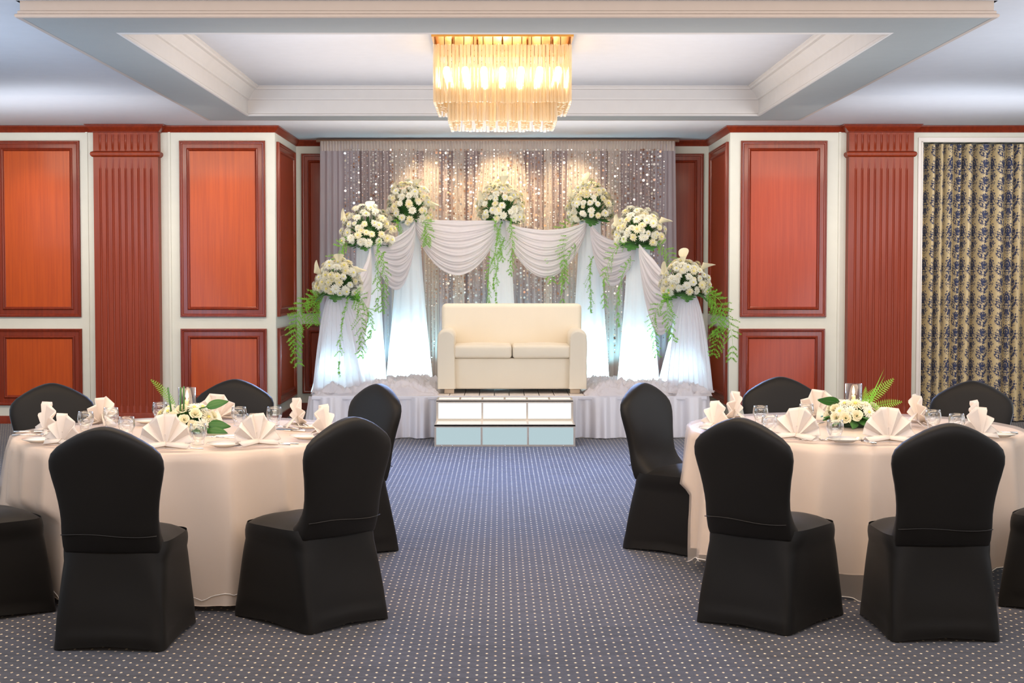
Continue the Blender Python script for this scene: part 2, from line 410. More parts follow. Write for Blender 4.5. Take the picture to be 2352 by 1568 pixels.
prof_i = [(-.03, ZB+.002),(-.004, ZB-.006),(.006, ZB),(.006, ZB+.012),(-.004, ZB+.02),(-.004, ZB+.145),(.012, ZB+.15),(.016, ZB+.165),(.022, ZB+.17),(.045, ZB+.205),(.07, ZB+.225),(.075, ZB+.235),(.098, ZB+.24),(.103, ZB+.255),(.12, ZB+.262),(.12, ZU+.01)]
b = MB(); sweep(b, rect_i, prof_i, True); b.build('coffer_cornice', M['coffer'], ceil, smooth=True, angle=25)

def panel(parent, org, uax, wid, z0, z1, mat, ztop=None):
    """raised timber panel: veneer board plus a mitred moulding, uax = direction along the wall, outward normal to its right"""
    u = Vector((uax[0], uax[1], 0)).normalized(); nr = Vector((u.y, -u.x, 0)); o = Vector((org[0], org[1], 0))
    P = lambda a, z, d: tuple(o+u*a+nr*d+Vector((0, 0, z)))
    b = MB(); ins = .108
    b.add([P(ins, z0+ins, .010), P(wid-ins, z0+ins, .010), P(wid-ins, z1-ins, .010), P(ins, z1-ins, .010)], [(0,1,2,3)])
    b.add([P(ins, z0+ins, .0), P(wid-ins, z0+ins, .0), P(wid-ins, z1-ins, .0), P(ins, z1-ins, .0)], [(3,2,1,0)])
    bo = b.build('wall_panel', mat, parent, smooth=False)
    b = MB(); pr = [(0, 0),(0, .026),(.006, .034),(.014, .034),(.020, .026),(.030, .024),(.036, .016),(.078, .016),(.083, .026),(.092, .031),(.101, .026),(.106, .014),(.112, .010)]
    k = len(pr)
    for (a, z, sa, sz) in ((0, z0, 1, 1), (wid, z0, -1, 1), (wid, z1, -1, -1), (0, z1, 1, -1)):
        b.v += [P(a+sa*i, z+sz*i, d) for i, d in pr]
    for c in range(4):
        c2 = (c+1) % 4
        for j in range(k-1): b.f.append((c*k+j, c2*k+j, c2*k+j+1, c*k+j+1)); b.mi.append(0)
    b.build('panel_moulding', M['frame_wood'], bo, smooth=True, angle=30)
    return bo

def pilaster(parent, xc, wd=.70, y=YB, dep=.13):
    x0, x1 = xc-wd/2, xc+wd/2; yf = y-dep
    b = MB()
    n = 9; m0 = .075; pitch = (wd-2*m0)/(n-1); gw = .013; gd = .014
    xs = [(x0, 0)]
    for i in range(n):
        c = x0+m0+i*pitch
        xs += [(c-gw, 0), (c-gw*.7, gd*.7), (c, gd), (c+gw*.7, gd*.7), (c+gw, 0)]
    xs.append((x1, 0))
    zr = [(0, 0), (.20, 0), (.22, 1), (2.76, 1), (2.78, 0), (2.91, 0), (2.95, 0), (2.985, 0), (3.0, 1), (3.13, 1), (3.145, 0), (HC-.01, 0)]
    base = len(b.v)
    for z, fl in zr:
        for x, d in xs: b.v.append((x, yf+d*fl, z))
    k = len(xs)
    for j in range(len(zr)-1):
        for i in range(k-1): b.f.append((base+j*k+i, base+j*k+i+1, base+(j+1)*k+i+1, base+(j+1)*k+i)); b.mi.append(0)
    for x, fl in ((x0, 0), (x1, 1)):
        q = [(x, yf, 0), (x, y, 0), (x, y, HC-.01), (x, yf, HC-.01)]
        b.add(q, [(0,1,2,3)] if fl else [(3,2,1,0)])
    po = b.build('pilaster', M['pilaster_wood'], parent, smooth=True, angle=40)
    b = MB()
    path = [(x0, y), (x0, yf), (x1, yf), (x1, y)]
    sweep(b, path[::1], [(-.005, 2.915), (-.02, 2.915)], False)
    b = MB()
    # path left -> front -> right; the room lies to the left when walking this way, so mirror the profile
    sweep(b, path, [(-.0, 2.90), (.012, 2.903), (.026, 2.918), (.030, 2.935), (.024, 2.953), (.008, 2.962), (0, 2.965)][::1], False)
    b.v = b.v
    b.build('pilaster_collar', M['pilaster_wood'], po, smooth=True, angle=40)
    b = MB(); sweep(b, path, [(0, 3.165), (.012, 3.17), (.015, 3.18), (.035, 3.195), (.06, 3.222), (.065, 3.235), (.078, 3.24), (.078, HC-.002), (0, HC-.002)], False)
    b.build('pilaster_capital', M['frame_wood'], po, smooth=True, angle=40)
    b = MB(); sweep(b, path, [(0, .13), (.02, .13), (.025, .115), (.025, 0)], False)
    b.build('pilaster_plinth', M['pilaster_wood'], po, smooth=True, angle=40)
    return po

def wall(name, a, c, label, th=.15):
    """a -> c along the floor, room on the right"""
    u = (Vector(c)-Vector(a)).normalized(); nr = Vector((u.y, -u.x)); A, B_ = Vector(a), Vector(c); C2, D = B_-nr*th, A-nr*th
    b = MB(); z0, z1 = 0, HC+.05
    v = [(p.x, p.y, z) for z in (z0, z1) for p in (A, B_, C2, D)]
    b.add(v, [(0,1,5,4),(1,2,6,5),(2,3,7,6),(3,0,4,7),(4,5,6,7),(3,2,1,0)])
    return tag(b.build(name, M['wall'], None, smooth=False), label, 'wall', kind='structure')
ZP = (1.168, 3.085); ZQ = (.20, 1.04)
wbl = wall('wall_back_left', (WL, YB), (XL, YB), 'cream wall with orange wood panels and fluted pilaster left of stage')
for x in (-5.51, -3.49):
    panel(wbl, (x, YB), (1, 0), .935, *ZP, M['panel_left']); panel(wbl, (x, YB), (1, 0), .94, *ZQ, M['panel_left'])
pilaster(wbl, -4.045)
for x in (-4.50, -3.60):
    b = MB(); b.box((x-.012, YB-.012, 0), (x+.012, YB, HC-.07)); b.build('wall_bead', M['wall'], wbl, smooth=False)
wbr = wall('wall_back_right', (XR, YB), (4.60, YB), 'cream wall with red wood panels and fluted pilaster right of stage')
panel(wbr, (2.625, YB), (1, 0), .94, *ZP, M['panel_right']); panel(wbr, (2.615, YB), (1, 0), .94, *ZQ, M['panel_right'])
pilaster(wbr, 4.125)
b = MB(); b.box((3.69, YB-.012, 0), (3.715, YB, HC-.07)); b.build('wall_bead', M['wall'], wbr, smooth=False)
wal = wall('wall_alcove_left', (XL, YB+.151), (XL, YA+.1), 'left side wall of the stage alcove with dark wood panels')
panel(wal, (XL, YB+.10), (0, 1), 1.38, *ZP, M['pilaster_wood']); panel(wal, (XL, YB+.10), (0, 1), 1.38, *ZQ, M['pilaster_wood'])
wab = wall('wall_alcove_back', (XL-.1, YA), (XR+.1, YA), 'back wall of the stage alcove behind the draped backdrop')
for x, wd in ((XL+.065, .93), (-1.30, 1.2), (.15, 1.2), (XR-.06-.93, .93)):
    panel(wab, (x, YA), (1, 0), wd, *ZP, M['pilaster_wood']); panel(wab, (x, YA), (1, 0), wd, *ZQ, M['pilaster_wood'])
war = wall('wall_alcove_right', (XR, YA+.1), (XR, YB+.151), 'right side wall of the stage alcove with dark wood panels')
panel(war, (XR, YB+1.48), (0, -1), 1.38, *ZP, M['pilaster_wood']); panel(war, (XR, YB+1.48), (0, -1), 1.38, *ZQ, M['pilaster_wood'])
# window bay with curtain at far right
b = MB(); b.box((4.60, 16.97, 0), (WR, 17.05, HC+.05)); b.box((4.60, YB, 3.075), (WR, 16.97, HC+.05)); b.box((4.45, YB+.15, 0), (4.60, 16.97, 3.075))
tag(b.build('wall_window_bay', M['wall'], None, smooth=False), 'white recessed bay behind the patterned curtain', 'wall', kind='structure')
b = MB(); b.box((4.555, YB-.02, 0), (4.60, YB, 3.12)); b.box((4.60, YB-.02, 3.075), (WR, YB, 3.12)); b.box((4.59, YB-.03, 0), (4.605, YB-.02, 3.075)); b.box((4.59, YB-.03, 3.070), (WR, YB-.02, 3.082))
tag(b.build('trim_1', simple('white_trim', (.74, .70, .66, 1), .4), None, smooth=False), 'white trim framing the curtained bay', 'trim', kind='structure')
wall('wall_left', (WL, YN), (WL, YB), 'left wall of the hall'); wall('wall_right', (WR, YA), (WR, YN), 'right wall of the hall')
wall('wall_rear', (WR, YN), (WL, YN), 'rear wall of the hall')
crown_p = [(0, HC-.075), (.006, HC-.075), (.010, HC-.06), (.028, HC-.045), (.04, HC-.02), (.048, HC-.015), (.048, HC-.002), (0, HC-.002)]
b = MB(); sweep(b, [(WL, YB), (XL, YB), (XL, YA), (XR, YA), (XR, YB), (WR, YB)], crown_p)
tag(b.build('trim_2', M['frame_wood'], None, smooth=True, angle=40), 'dark red wood crown moulding along the back wall', 'moulding', kind='structure')
b = MB(); sweep(b, [(WL, YB), (XL, YB), (XL, YA), (XR, YA), (XR, YB), (4.6, YB)], [(0, .085), (.014, .085), (.018, .075), (.02, 0)])
tag(b.build('baseboard_back', M['frame_wood'], None, smooth=True, angle=40), 'dark wood baseboard along the back wall', 'baseboard', kind='structure')

# ------------------------------------------------------------------ patterned curtain at right
def pleated(mb, xs, z0, z1, y0, depth_fn, nz=24, uvs=True, xshift=None):
    b0 = len(mb.v); arc = [0]
    for i in range(1, len(xs)):
        arc.append(arc[-1]+math.hypot(xs[i]-xs[i-1], depth_fn(xs[i], .5)-depth_fn(xs[i-1], .5)))
    for j in range(nz+1):
        t = j/nz; z = z0+(z1-z0)*t
        for i, x in enumerate(xs):
            xx = x+(xshift(x, t) if xshift else 0)
            if uvs: mb.uv[len(mb.v)] = (arc[i], z)
            mb.v.append((xx, y0+depth_fn(x, t), z))
    k = len(xs)
    for j in range(nz):
        for i in range(k-1): mb.f.append((b0+j*k+i, b0+j*k+i+1, b0+(j+1)*k+i+1, b0+(j+1)*k+i)); mb.mi.append(0)
def nz1(x, s=0): return noise.noise(Vector((x, s*3.17+.3, s)))
cur = empty('window_curtain', (4.62, 16.83, 0), 0, 'gold curtain with navy damask pattern hanging at far right', 'curtain')
b = MB(); xs = [i*(1.95/420) for i in range(421)]
def dfn(x, t):
    ph = x*PI/.135+4.2*nz1(x*3.3, 1)+.35*(1-t)*nz1(x*3, 4)
    s = math.sin(ph); return (-.165*abs(s)**.6+.09)*(1.0+.5*nz1(x*4, 2))*(.85+.15*t)
pleated(b, xs, .015, 3.06, 0, dfn, 30, True, lambda x, t: .02*(1-t)*nz1(x*3, 9)-.03*(1-t)*(1-x/1.95))
b.build('curtain_panel', M['damask'], cur, smooth=True)
b = MB(); b.box((0, .07, 3.03), (1.96, .09, 3.06)); b.build('curtain_track', M['black'], cur, smooth=False)

# ------------------------------------------------------------------ stage
SX0, SX1, SY0, SY1, SZ = -1.86, 2.05, 15.12, 18.0, .42
st = empty('stage_platform', ((SX0+SX1)/2, 16.5, 0), 0, 'low white stage with satin skirt in the alcove', 'stage')
ox, oy = (SX0+SX1)/2, 16.5
n = 26; wd = (SX1-SX0)/n
for i in range(n):
    b = MB(); b.box((SX0+i*wd+.004-ox, SY0+.02-oy, SZ-.03), (SX0+(i+1)*wd-.004-ox, SY1-oy, SZ)); b.build('stage_plank', M['white_board'], st, smooth=False)
b = MB(); b.box((SX0+.01-ox, SY0+.03-oy, .0), (SX1-.01-ox, SY1-oy, SZ-.032)); b.build('stage_base', M['white_board'], st, smooth=False)
b = MB(); b.box((SX0-ox-.01, SY0-.012-oy, SZ-.035), (SX1-ox+.01, SY0+.02-oy, SZ+.004)); b.build('stage_edge_band', M['skirt'], st, bevel=.004)
def skirt_pts():
    L = []; per = [(SX0, SY1), (SX0, SY0), (SX1, SY0), (SX1, SY1)]
    for a, c in zip(per, per[1:]):
        A, B_ = Vector(a), Vector(c); d = (B_-A); m = int(d.length/.012); nr = Vector((d.normalized().y, -d.normalized().x))*1
        for i in range(m): L.append((A+d*i/m, -nr if False else Vector((d.normalized().y, -d.normalized().x))))
    return L
b = MB(); L = skirt_pts(); k = len(L)
for j in range(9):
    t = j/8; z = (SZ-.01)*(1-t)+.008*t
    for i, (p, nr) in enumerate(L):
        s = i*.012; f = (.6+.6*t)*(.045*math.sin(s*2*PI/.30+3.0*nz1(s*1.4, 5))+.014*math.sin(s*2*PI/.09+4*nz1(s*2, 6)))+.022+.03*t
        # outward: front edge faces -Y
        q = p+nr*(f if True else 0)
        b.v.append((q.x-ox, q.y-oy, z+(.012*abs(nz1(s*6, 8)) if t == 1 else 0)))
for j in range(8):
    for i in range(k-1): b.f.append((j*k+i, j*k+i+1, (j+1)*k+i+1, (j+1)*k+i)); b.mi.append(0)
b.build('stage_skirt', M['skirt'], st, smooth=True)

# steps
sp = empty('stage_steps', (.05, 14.74, 0), 0, 'two metal-framed steps with glowing white panels before the stage', 'steps')
def framed(parent, x0, x1, y, z0, z1, n, mat, dy=.012):
    fr = .018
    b = MB(); yy = y-14.74
    b.box((x0, yy, z0), (x1, yy+.02, z0+fr)); b.box((x0, yy, z1-fr*1.3), (x1, yy+.02, z1))
    pw = (x1-x0-fr)/n
    for i in range(n+1): b.box((x0+i*pw, yy+.0005, z0+fr), (x0+i*pw+fr, yy+.0195, z1-fr*1.3))
    b.build('step_frame', M['steel'], parent, smooth=False)
    for i in range(n):
        b = MB(); b.box((x0+i*pw+fr, yy+.006, z0+fr), (x0+(i+1)*pw, yy+.014, z1-fr*1.3)); b.build('riser_panel', mat, parent, smooth=False)
def tread(parent, x0, x1, y0, y1, z, n):
    fr = .018; b = MB(); a, c = y0-14.74, y1-14.74
    b.box((x0, a, z-.02), (x1, a+fr, z)); b.box((x0, c-fr, z-.02), (x1, c, z)); pw = (x1-x0-fr)/n
    for i in range(n+1): b.box((x0+i*pw, a+fr, z-.0195), (x0+i*pw+fr, c-fr, z-.0005))
    b.build('tread_frame', M['steel'], parent, smooth=False)
    for i in range(n):
        b = MB(); b.box((x0+i*pw+fr, a+fr, z-.014), (x0+(i+1)*pw, c-fr, z-.005)); b.build('tread_panel', M['lit_tread'], parent, smooth=False)
framed(sp, -.67, .665, 14.38, 0, .205, 3, M['lit_low'])
tread(sp, -.67, .665, 14.38, 14.76, .212, 3)
framed(sp, -.665, .66, 14.76, .212, .405, 3, M['lit_high'])
tread(sp, -.665, .66, 14.76, 15.08, .416, 6)
b = MB()
for x in (-.67, .653):
    b.box((x, -.34, 0), (x+.012, .33, .19)); b.box((x, .04, .19), (x+.012, .33, .40))
b.build('step_side', M['steel'], sp, smooth=False)
for x in (-.60, -.5, 0, .55):
    b = MB(); b.lathe([(0, 0), (.005, 0), (.005, .003), (.002, .005), (0, .005)], 8)
    o = b.build('screw', M['silver'], sp); o.location = (x, -.361, .009); o.rotation_euler = (PI/2, 0, 0)

# sofa
so = empty('loveseat', (.125, 15.85, SZ), 0, 'cream two-seat sofa standing on the stage', 'sofa')
def rbox(name, a, c, mat, parent, bev=.03, sub=1, puff=0):
    me = bpy.data.meshes.new(name); bm = bmesh.new(); bmesh.ops.create_cube(bm, size=1)
    a, c = Vector(a), Vector(c); d = c-a; m = (a+c)/2
    for v in bm.verts: v.co = Vector((v.co.x*d.x, v.co.y*d.y, v.co.z*d.z))+m
    bmesh.ops.bevel(bm, geom=bm.edges[:], offset=bev, segments=4, affect='EDGES', profile=.5)
    if puff:
        bmesh.ops.subdivide_edges(bm, edges=bm.edges[:], cuts=2, use_grid_fill=True)
        for v in bm.verts:
            q = v.co-m; fx = 1-(2*q.x/d.x)**2; fy = 1-(2*q.y/d.y)**2; fz = 1-(2*q.z/d.z)**2
            v.co.z += puff*max(fx, 0)*max(fy, 0)*(1 if q.z > 0 else -.3)+.004*nz1(v.co.x*7+v.co.y*5, 3)
            v.co.y -= puff*.4*max(fx, 0)*max(fz, 0)*(1 if q.y < 0 else 0)
    for f in bm.faces: f.smooth = True
    bm.to_mesh(me); bm.free(); me.materials.append(mat)
    return link(name, me, parent)
rbox('sofa_base', (-.70, -.36, .045), (.70, .38, .36), M['sofa'], so, .02)
rbox('sofa_back', (-.735, .16, .045), (.735, .42, .905), M['sofa'], so, .045)
def arm(s):
    b = MB(); n = 20
    def sec(i):
        t = i/n
        # rounded top arm section, x outward
        pts = [(.575, .05), (.585, .55)]
        for q in range(9):
            a = PI-PI*q/8; pts.append((.67+.088*math.cos(a), .575+.085*math.sin(a)))
        pts += [(.762, .5), (.758, .05)]
        return pts
    ys = [-.425, -.418, -.40, .36, .40]; sc = [.90, .97, 1, 1, .97]
    pts = sec(0); k = len(pts); cx, cz = .668, .33
    for y, q in zip(ys, sc):
        for (x, z) in pts: b.v.append((s*(cx+(x-cx)*q), y, cz+(z-cz)*(q if z > cz else 1)))
    for j in range(len(ys)-1):
        for i in range(k): i2 = (i+1) % k; b.f.append((j*k+i, j*k+i2, (j+1)*k+i2, (j+1)*k+i)); b.mi.append(0)
    b.f.append(tuple(range(k))); b.mi.append(0); b.f.append(tuple((len(ys)-1)*k+i for i in reversed(range(k)))); b.mi.append(0)
    o = b.build('sofa_arm', M['sofa'], so, smooth=True, angle=60); return o
arm(-1); arm(1)
for x0, x1 in ((-.60, -.004), (.004, .60)): rbox('seat_cushion', (x0, -.405, .362), (x1, .17, .49), M['sofa'], so, .03, 1, .022)
for x in (-.64, .64):
    for y in (-.34, .34):
        b = MB(); b.box((x-.05, y-.04, 0), (x+.05, y+.04, .05)); b.build('sofa_foot', simple('beige_foot', (.62, .48, .34, 1), .5), so, bevel=.006)

# ------------------------------------------------------------------ backdrop
bd = empty('backdrop_curtain', (0, 18.12, 0), 0, 'mauve and cream voile backdrop hanging behind the sofa', 'curtain')
X0, X1 = -2.12, 2.07
b = MB(); xs = [X0+i*(X1-X0)/560 for i in range(561)]
pleated(b, xs, .03, 3.19, 0, lambda x, t: .028*math.sin(x*2*PI/.085+3*nz1(x*1.7, 1))+.014*math.sin(x*2*PI/.21+2*nz1(x*3, 2)), 6, False)
b.build('mauve_layer', M['mauve'], bd)
def sheer(x0, x1, z0, y, mat, per=.06, flare=0, amp=.014):
    b = MB(); n = max(8, int((x1-x0)/.008)); xs = [x0+i*(x1-x0)/n for i in range(n+1)]; xc = (x0+x1)/2
    pleated(b, xs, z0, 3.17, y, lambda x, t: amp*math.sin(x*2*PI/per+2.5*nz1(x*3, 7)), 10, False, lambda x, t: flare*(1-t)*(x-xc)/(x1-x0))
    return b.build('sheer_panel', mat, bd)
sheer(X0, -1.66, .05, -.06, M['lavender_sheer'], .075, .06)
sheer(1.84, X1, .05, -.06, M['lavender_sheer'], .06, .1)
sheer(-1.27, -.98, .05, -.055, M['cream_sheer'], .055, .03)
sheer(-.90, -.72, .05, -.06, M['cream_sheer'], .04, 0)
sheer(-.55, -.42, .05, -.055, M['cream_sheer'], .05, 0)
sheer(-.22, .26, 2.2, -.06, M['cream_sheer'], .045, .25)
sheer(.52, .62, .05, -.055, M['cream_sheer'], .05, 0)
sheer(.80, 1.18, .05, -.06, M['cream_sheer'], .05, .12)
sheer(1.28, 1.42, .05, -.055, M['cream_sheer'], .045, .1)
b = MB(); xs = [X0+i*(X1-X0)/700 for i in range(701)]
pleated(b, xs, 3.09, 3.205, -.075, lambda x, t: .012*math.sin(x*2*PI/.035+4*nz1(x*4, 3))*(.4+t), 4, False)
b.build('gathered_heading', M['cream_sheer'], bd)
b = MB(); b.tube([(X0-.05, -.02, 3.215), (X1+.05, -.02, 3.215)], .018, 10); b.build('curtain_rod', simple('rod_brown', (.30, .18, .12, 1), .5), bd)
# sequin strings
g = NG('sequin_foil'); SEQ = g.done(g.bsdf((.86, .80, .74, 1), .22, metal=.75)); g = NG('copper_foil'); SEQ2 = g.done(g.bsdf((.42, .24, .16, 1), .3, metal=.8))
b = MB(); rnd = random.Random(3)
x = X0+.30
while x < X1-.12:
    zt = 3.12; zb = 1.32+rnd.uniform(-.06, .06) if -.75 < x < .95 else (rnd.uniform(.5, .9) if rnd.random() < .6 else rnd.uniform(1.2, 2.1))
    b.tube([(x, 0, zt), (x, 0, zb)], .0009, 3, 0)
    z = zt-.02
    big = rnd.random() < .5
    while z > zb:
        r = rnd.uniform(.010, .0165) if (big and rnd.random() < .55) else rnd.uniform(.004, .008)
        a, t = rnd.uniform(-.9, .9), rnd.uniform(-.5, .5); R = Matrix.Rotation(a, 3, 'Z') @ Matrix.Rotation(t, 3, 'X')
        cpt = Vector((x+rnd.uniform(-.003, .003), rnd.uniform(-.003, .003), z))
        vs = [cpt+R @ Vector((r*math.cos(2*PI*i/8), 0, r*math.sin(2*PI*i/8))) for i in range(8)]
        b.add(vs, [tuple(range(8))], 1 if rnd.random() < .3 else 0)
        z -= r*2+rnd.uniform(.006, .028)
    x += rnd.uniform(.022, .046)
sq = b.build('sequin_strings', [SEQ, SEQ2], None, smooth=False); sq.location = (0, 18.005, 0)
tag(sq, 'strings of silver and copper sequin discs hanging before the backdrop', 'bead curtain', kind='stuff')

# ------------------------------------------------------------------ draped columns, with their floor lamps
cols = [(-1.645, 15.55, 1.43, .075, .27, 'front left'), (-1.43, 16.5, 1.955, .12, .19, 'middle left'), (-1.04, 17.5, 2.25, .12, .25, 'back left'), (.01, 17.55, 2.25, .11, .20, 'back centre'),
        (1.035, 17.5, 2.25, .12, .22, 'back right'), (1.50, 16.5, 1.955, .12, .22, 'middle right'), (1.88, 15.55, 1.43, .075, .27, 'front right')]
clab = ['shortest glowing white draped column at the stage front left corner', 'glowing white draped column second from the left', 'tall glowing white draped column left of the sofa at the back',
        'tall draped column directly behind the sofa', 'tall glowing white draped column right of the sofa at the back', 'glowing white draped column second from the right', 'shortest glowing white draped column at the stage front right corner']
for (cx, cy, ct, r0, r1, _), lab in zip(cols, clab):
    co = empty('draped_column', (cx, cy, SZ), 0, lab, 'column', 'glowing draped columns around the stage')
    h = ct-SZ; sd = random.uniform(0, 9)
    b = MB()
    def fn(u, v):
        a = 2*PI*u; r = r0+(r1-r0)*(1-v)**1.35
        r *= 1+(.055*(1-v)+.02)*math.sin(a*9+sd)+.02*math.sin(a*17+sd*2)
        return (r*math.cos(a), r*.8*math.sin(a), .01+(h-.01)*v)
    b.grid(fn, 108, 16, True); b.build('column_drape', M['column_cloth'], co)
    b = MB(); b.lathe([(0, h-.02), (r0+.01, h-.02), (r0+.012, h), (0, h)], 24); b.build('column_top', M['column_cloth'], co, smooth=False)
    b = MB(); b.tube([(.03, .0, .01), (.03, 0, h-.03)], .012, 8); b.build('column_pole', M['steel'], co)
    b = MB(); b.lathe([(0, 0), (.05, 0), (.05, .05), (.035, .06), (0, .06)], 16); o = b.build('uplight', M['black'], co); o.location = (-.05, -.04, .002)
    k = {15.55: 24, 16.5: 42, 17.5: 50, 17.55: 24}[cy]
    point('uplight_lamp', (cx-.03, cy-.03, SZ+.26), k, (.50, .84, 1.0), .06)

for x in (-1.75, -1.25, -.6, 0, .6, 1.27, 1.7):
    spot('backdrop_uplight', (x, 17.80, SZ+.06), (x, 18.08, 1.05), 42, (.30, .78, 1.0), 95, 1.0, .04)
# swags
def swag(name, A, B_, top, bot, label, mat=None, folds=7, bul=.10, shp=.75, skew=0, drop_pow=1.0, amp=.026):
    A, B_ = Vector(A), Vector(B_); b = MB(); O = (A+B_)/2
    d = (B_-A); hz = Vector((d.x, d.y, 0)).normalized(); nr = Vector((hz.y, -hz.x, 0))
    if nr.y > 0: nr = -nr
    sd = random.uniform(0, 20)
    def fn(u, v):
        s = u; sh = math.sin(PI*(s**(2**skew)))**shp
        base = A.lerp(B_, s)
        dr = (top+(bot-top)*v**drop_pow)*sh
        q_ = v*PI*folds*.8+1.6*nz1(v*3+.6*s, sd)+.5*(s-.5)*math.sin(v*9+sd); rel = .65*abs(math.sin(q_))+.35*abs(math.sin(q_*2.3+nz1(s*2, sd)*2))
        y = (bul*sh*math.sin(PI*min(1, .25+.6*v)))+amp*rel*(.35+sh)
        p = base+Vector((0, 0, -dr-.006*nz1(s*5+v*3, sd)*sh-.0*rel))+nr*y
        # spread at the gather points
        g_ = (1-sh); p.z -= .05*g_*(v-.2)
        return p-O
    b.grid(fn, 64, 130)
    o = b.build(name, mat or M['chiffon'], None); o.location = O
    return tag(o, label, 'drapery', 'chiffon swags between the columns')
T = lambda px, py, Y: at_y(px, py, Y)
swag('chiffon_swag', T(952, 505, 17.33), T(1146, 508, 17.38), .0, .62, 'white chiffon swag directly above the left half of the sofa', folds=9, shp=.62)
swag('chiffon_swag', T(1160, 508, 17.38), T(1348, 508, 17.33), .10, .64, 'white chiffon swag directly above the right half of the sofa', folds=9, shp=.62)
swag('chiffon_swag', T(856, 562, 16.32), T(950, 506, 17.30), .02, .62, 'white chiffon swag between second and third columns from the left', folds=8, shp=.6)
swag('chiffon_swag', T(1360, 507, 17.30), T(1462, 560, 16.32), .06, .58, 'white chiffon swag between second and third columns from the right', folds=8, shp=.6)
swag('chiffon_swag', T(786, 676, 15.40), T(848, 562, 16.32), -.02, .80, 'long white chiffon swag sloping down to the front left column', folds=7, shp=.7, skew=-.3)
swag('chiffon_swag', T(1468, 560, 16.32), T(1564, 676, 15.40), -.10, .62, 'long white chiffon swag sloping down to the front right column', folds=7, shp=.7, skew=.3)

# front drapes that fall from the short columns and pool on the stage
def fall(top, foot, label, pleats=11, amp=.02, side=-1):
    O = Vector((top[0], top[1], SZ)); b = MB(); top = Vector(top); sd = random.uniform(0, 9)
    def foot_at(a):
        n_ = len(foot)-1; k = min(int(a*n_), n_-1); t = a*n_-k
        return Vector(foot[k]).lerp(Vector(foot[k+1]), t)
    def fn(u, v):
        f = foot_at(u); h = min(v/.82, 1); e = max(0, (v-.82)/.18)
        s = h**.55 if True else h
        p = Vector((top.x+(f.x-top.x)*s+.035*math.cos(PI*u)*(1-h)*-1, top.y+(f.y-top.y)*(h**.8), top.z+(f.z-top.z)*h))
        am = amp*(.35+h)
        p.y += -am*abs(math.sin(u*PI*pleats+sd+.8*nz1(u*5+h*2, sd)))*(1-e)
        p.x += am*.5*math.sin(u*2*PI*pleats+sd)
        if e: p.y -= .16*e; p.z = f.z+.012+.025*abs(math.sin(u*PI*pleats*.7+sd+e*2))*(1-e*.6)
        return p-O
    b.grid(fn, 150, 34)
    o = b.build('chiffon_drape', M['chiffon'], None); o.location = O
    return tag(o, label, 'drapery', 'chiffon drapes falling from the front columns')
z = SZ+.01
fall((-1.665, 15.40, 1.45), [(-1.90, 15.5, z), (-1.86, 15.33, z), (-1.70, 15.28, z), (-1.52, 15.28, z), (-1.36, 15.30, z), (-1.24, 15.34, z)], 'sheer white drape falling from the front left column onto the stage')
fall((1.905, 15.38, 1.45), [(1.66, 15.32, z), (1.78, 15.29, z), (1.90, 15.28, z), (2.02, 15.29, z), (2.12, 15.36, z), (2.16, 15.5, z)], 'sheer white drape falling from the front right column onto the stage')
# rumpled cloth lying on the stage
def heap(x0, x1, y0, y1, hmax, label, sc=1, seed=0, hang=0):
    ox_, oy_ = (x0+x1)/2, (y0+y1)/2; b = MB()
    def fn(u, v):
        x = x0+(x1-x0)*u; y = y0+(y1-y0)*v
        n1 = noise.noise(Vector((x*4*sc, y*7*sc, seed))); n2 = noise.noise(Vector((x*9*sc+n1*2, y*16*sc, seed+5))); n3 = noise.noise(Vector((x*22*sc, y*34*sc+n2*2, seed+9)))
        rid = (1-abs(n1)*2.2)*.5+(1-abs(n2)*2.6)*.45+(1-abs(n3)*2.6)*.22-.1
        ed = min(1, min(u, 1-u)*6)*min(1, min(v, 1-v)*5); ed = ed**.6
        e2 = .05*noise.noise(Vector((x*5, y*5, 3)))
        return (x-ox_+e2*(1-ed), y-oy_+e2*(1-ed), SZ+.004+max(0, hmax*rid)*ed)
    b.grid(fn, 150, 60)
    o = b.build('rumpled_fabric', M['chiffon'], None); o.location = (ox_, oy_, 0)
    return tag(o, label, 'drapery', 'rumpled chiffon lying on the stage')
heap(-1.88, -.62, 15.13, 15.72, .15, 'rumpled white chiffon on the front left of the stage', .8, 1)
heap(-1.35, -.62, 15.9, 17.2, .11, 'rumpled white chiffon behind and left of the sofa', .8, 2)
heap(.86, 2.12, 15.10, 15.70, .16, 'rumpled white chiffon on the front right of the stage', .8, 3)
heap(.90, 1.7, 15.85, 17.1, .10, 'rumpled white chiffon behind and right of the sofa', .8, 4)

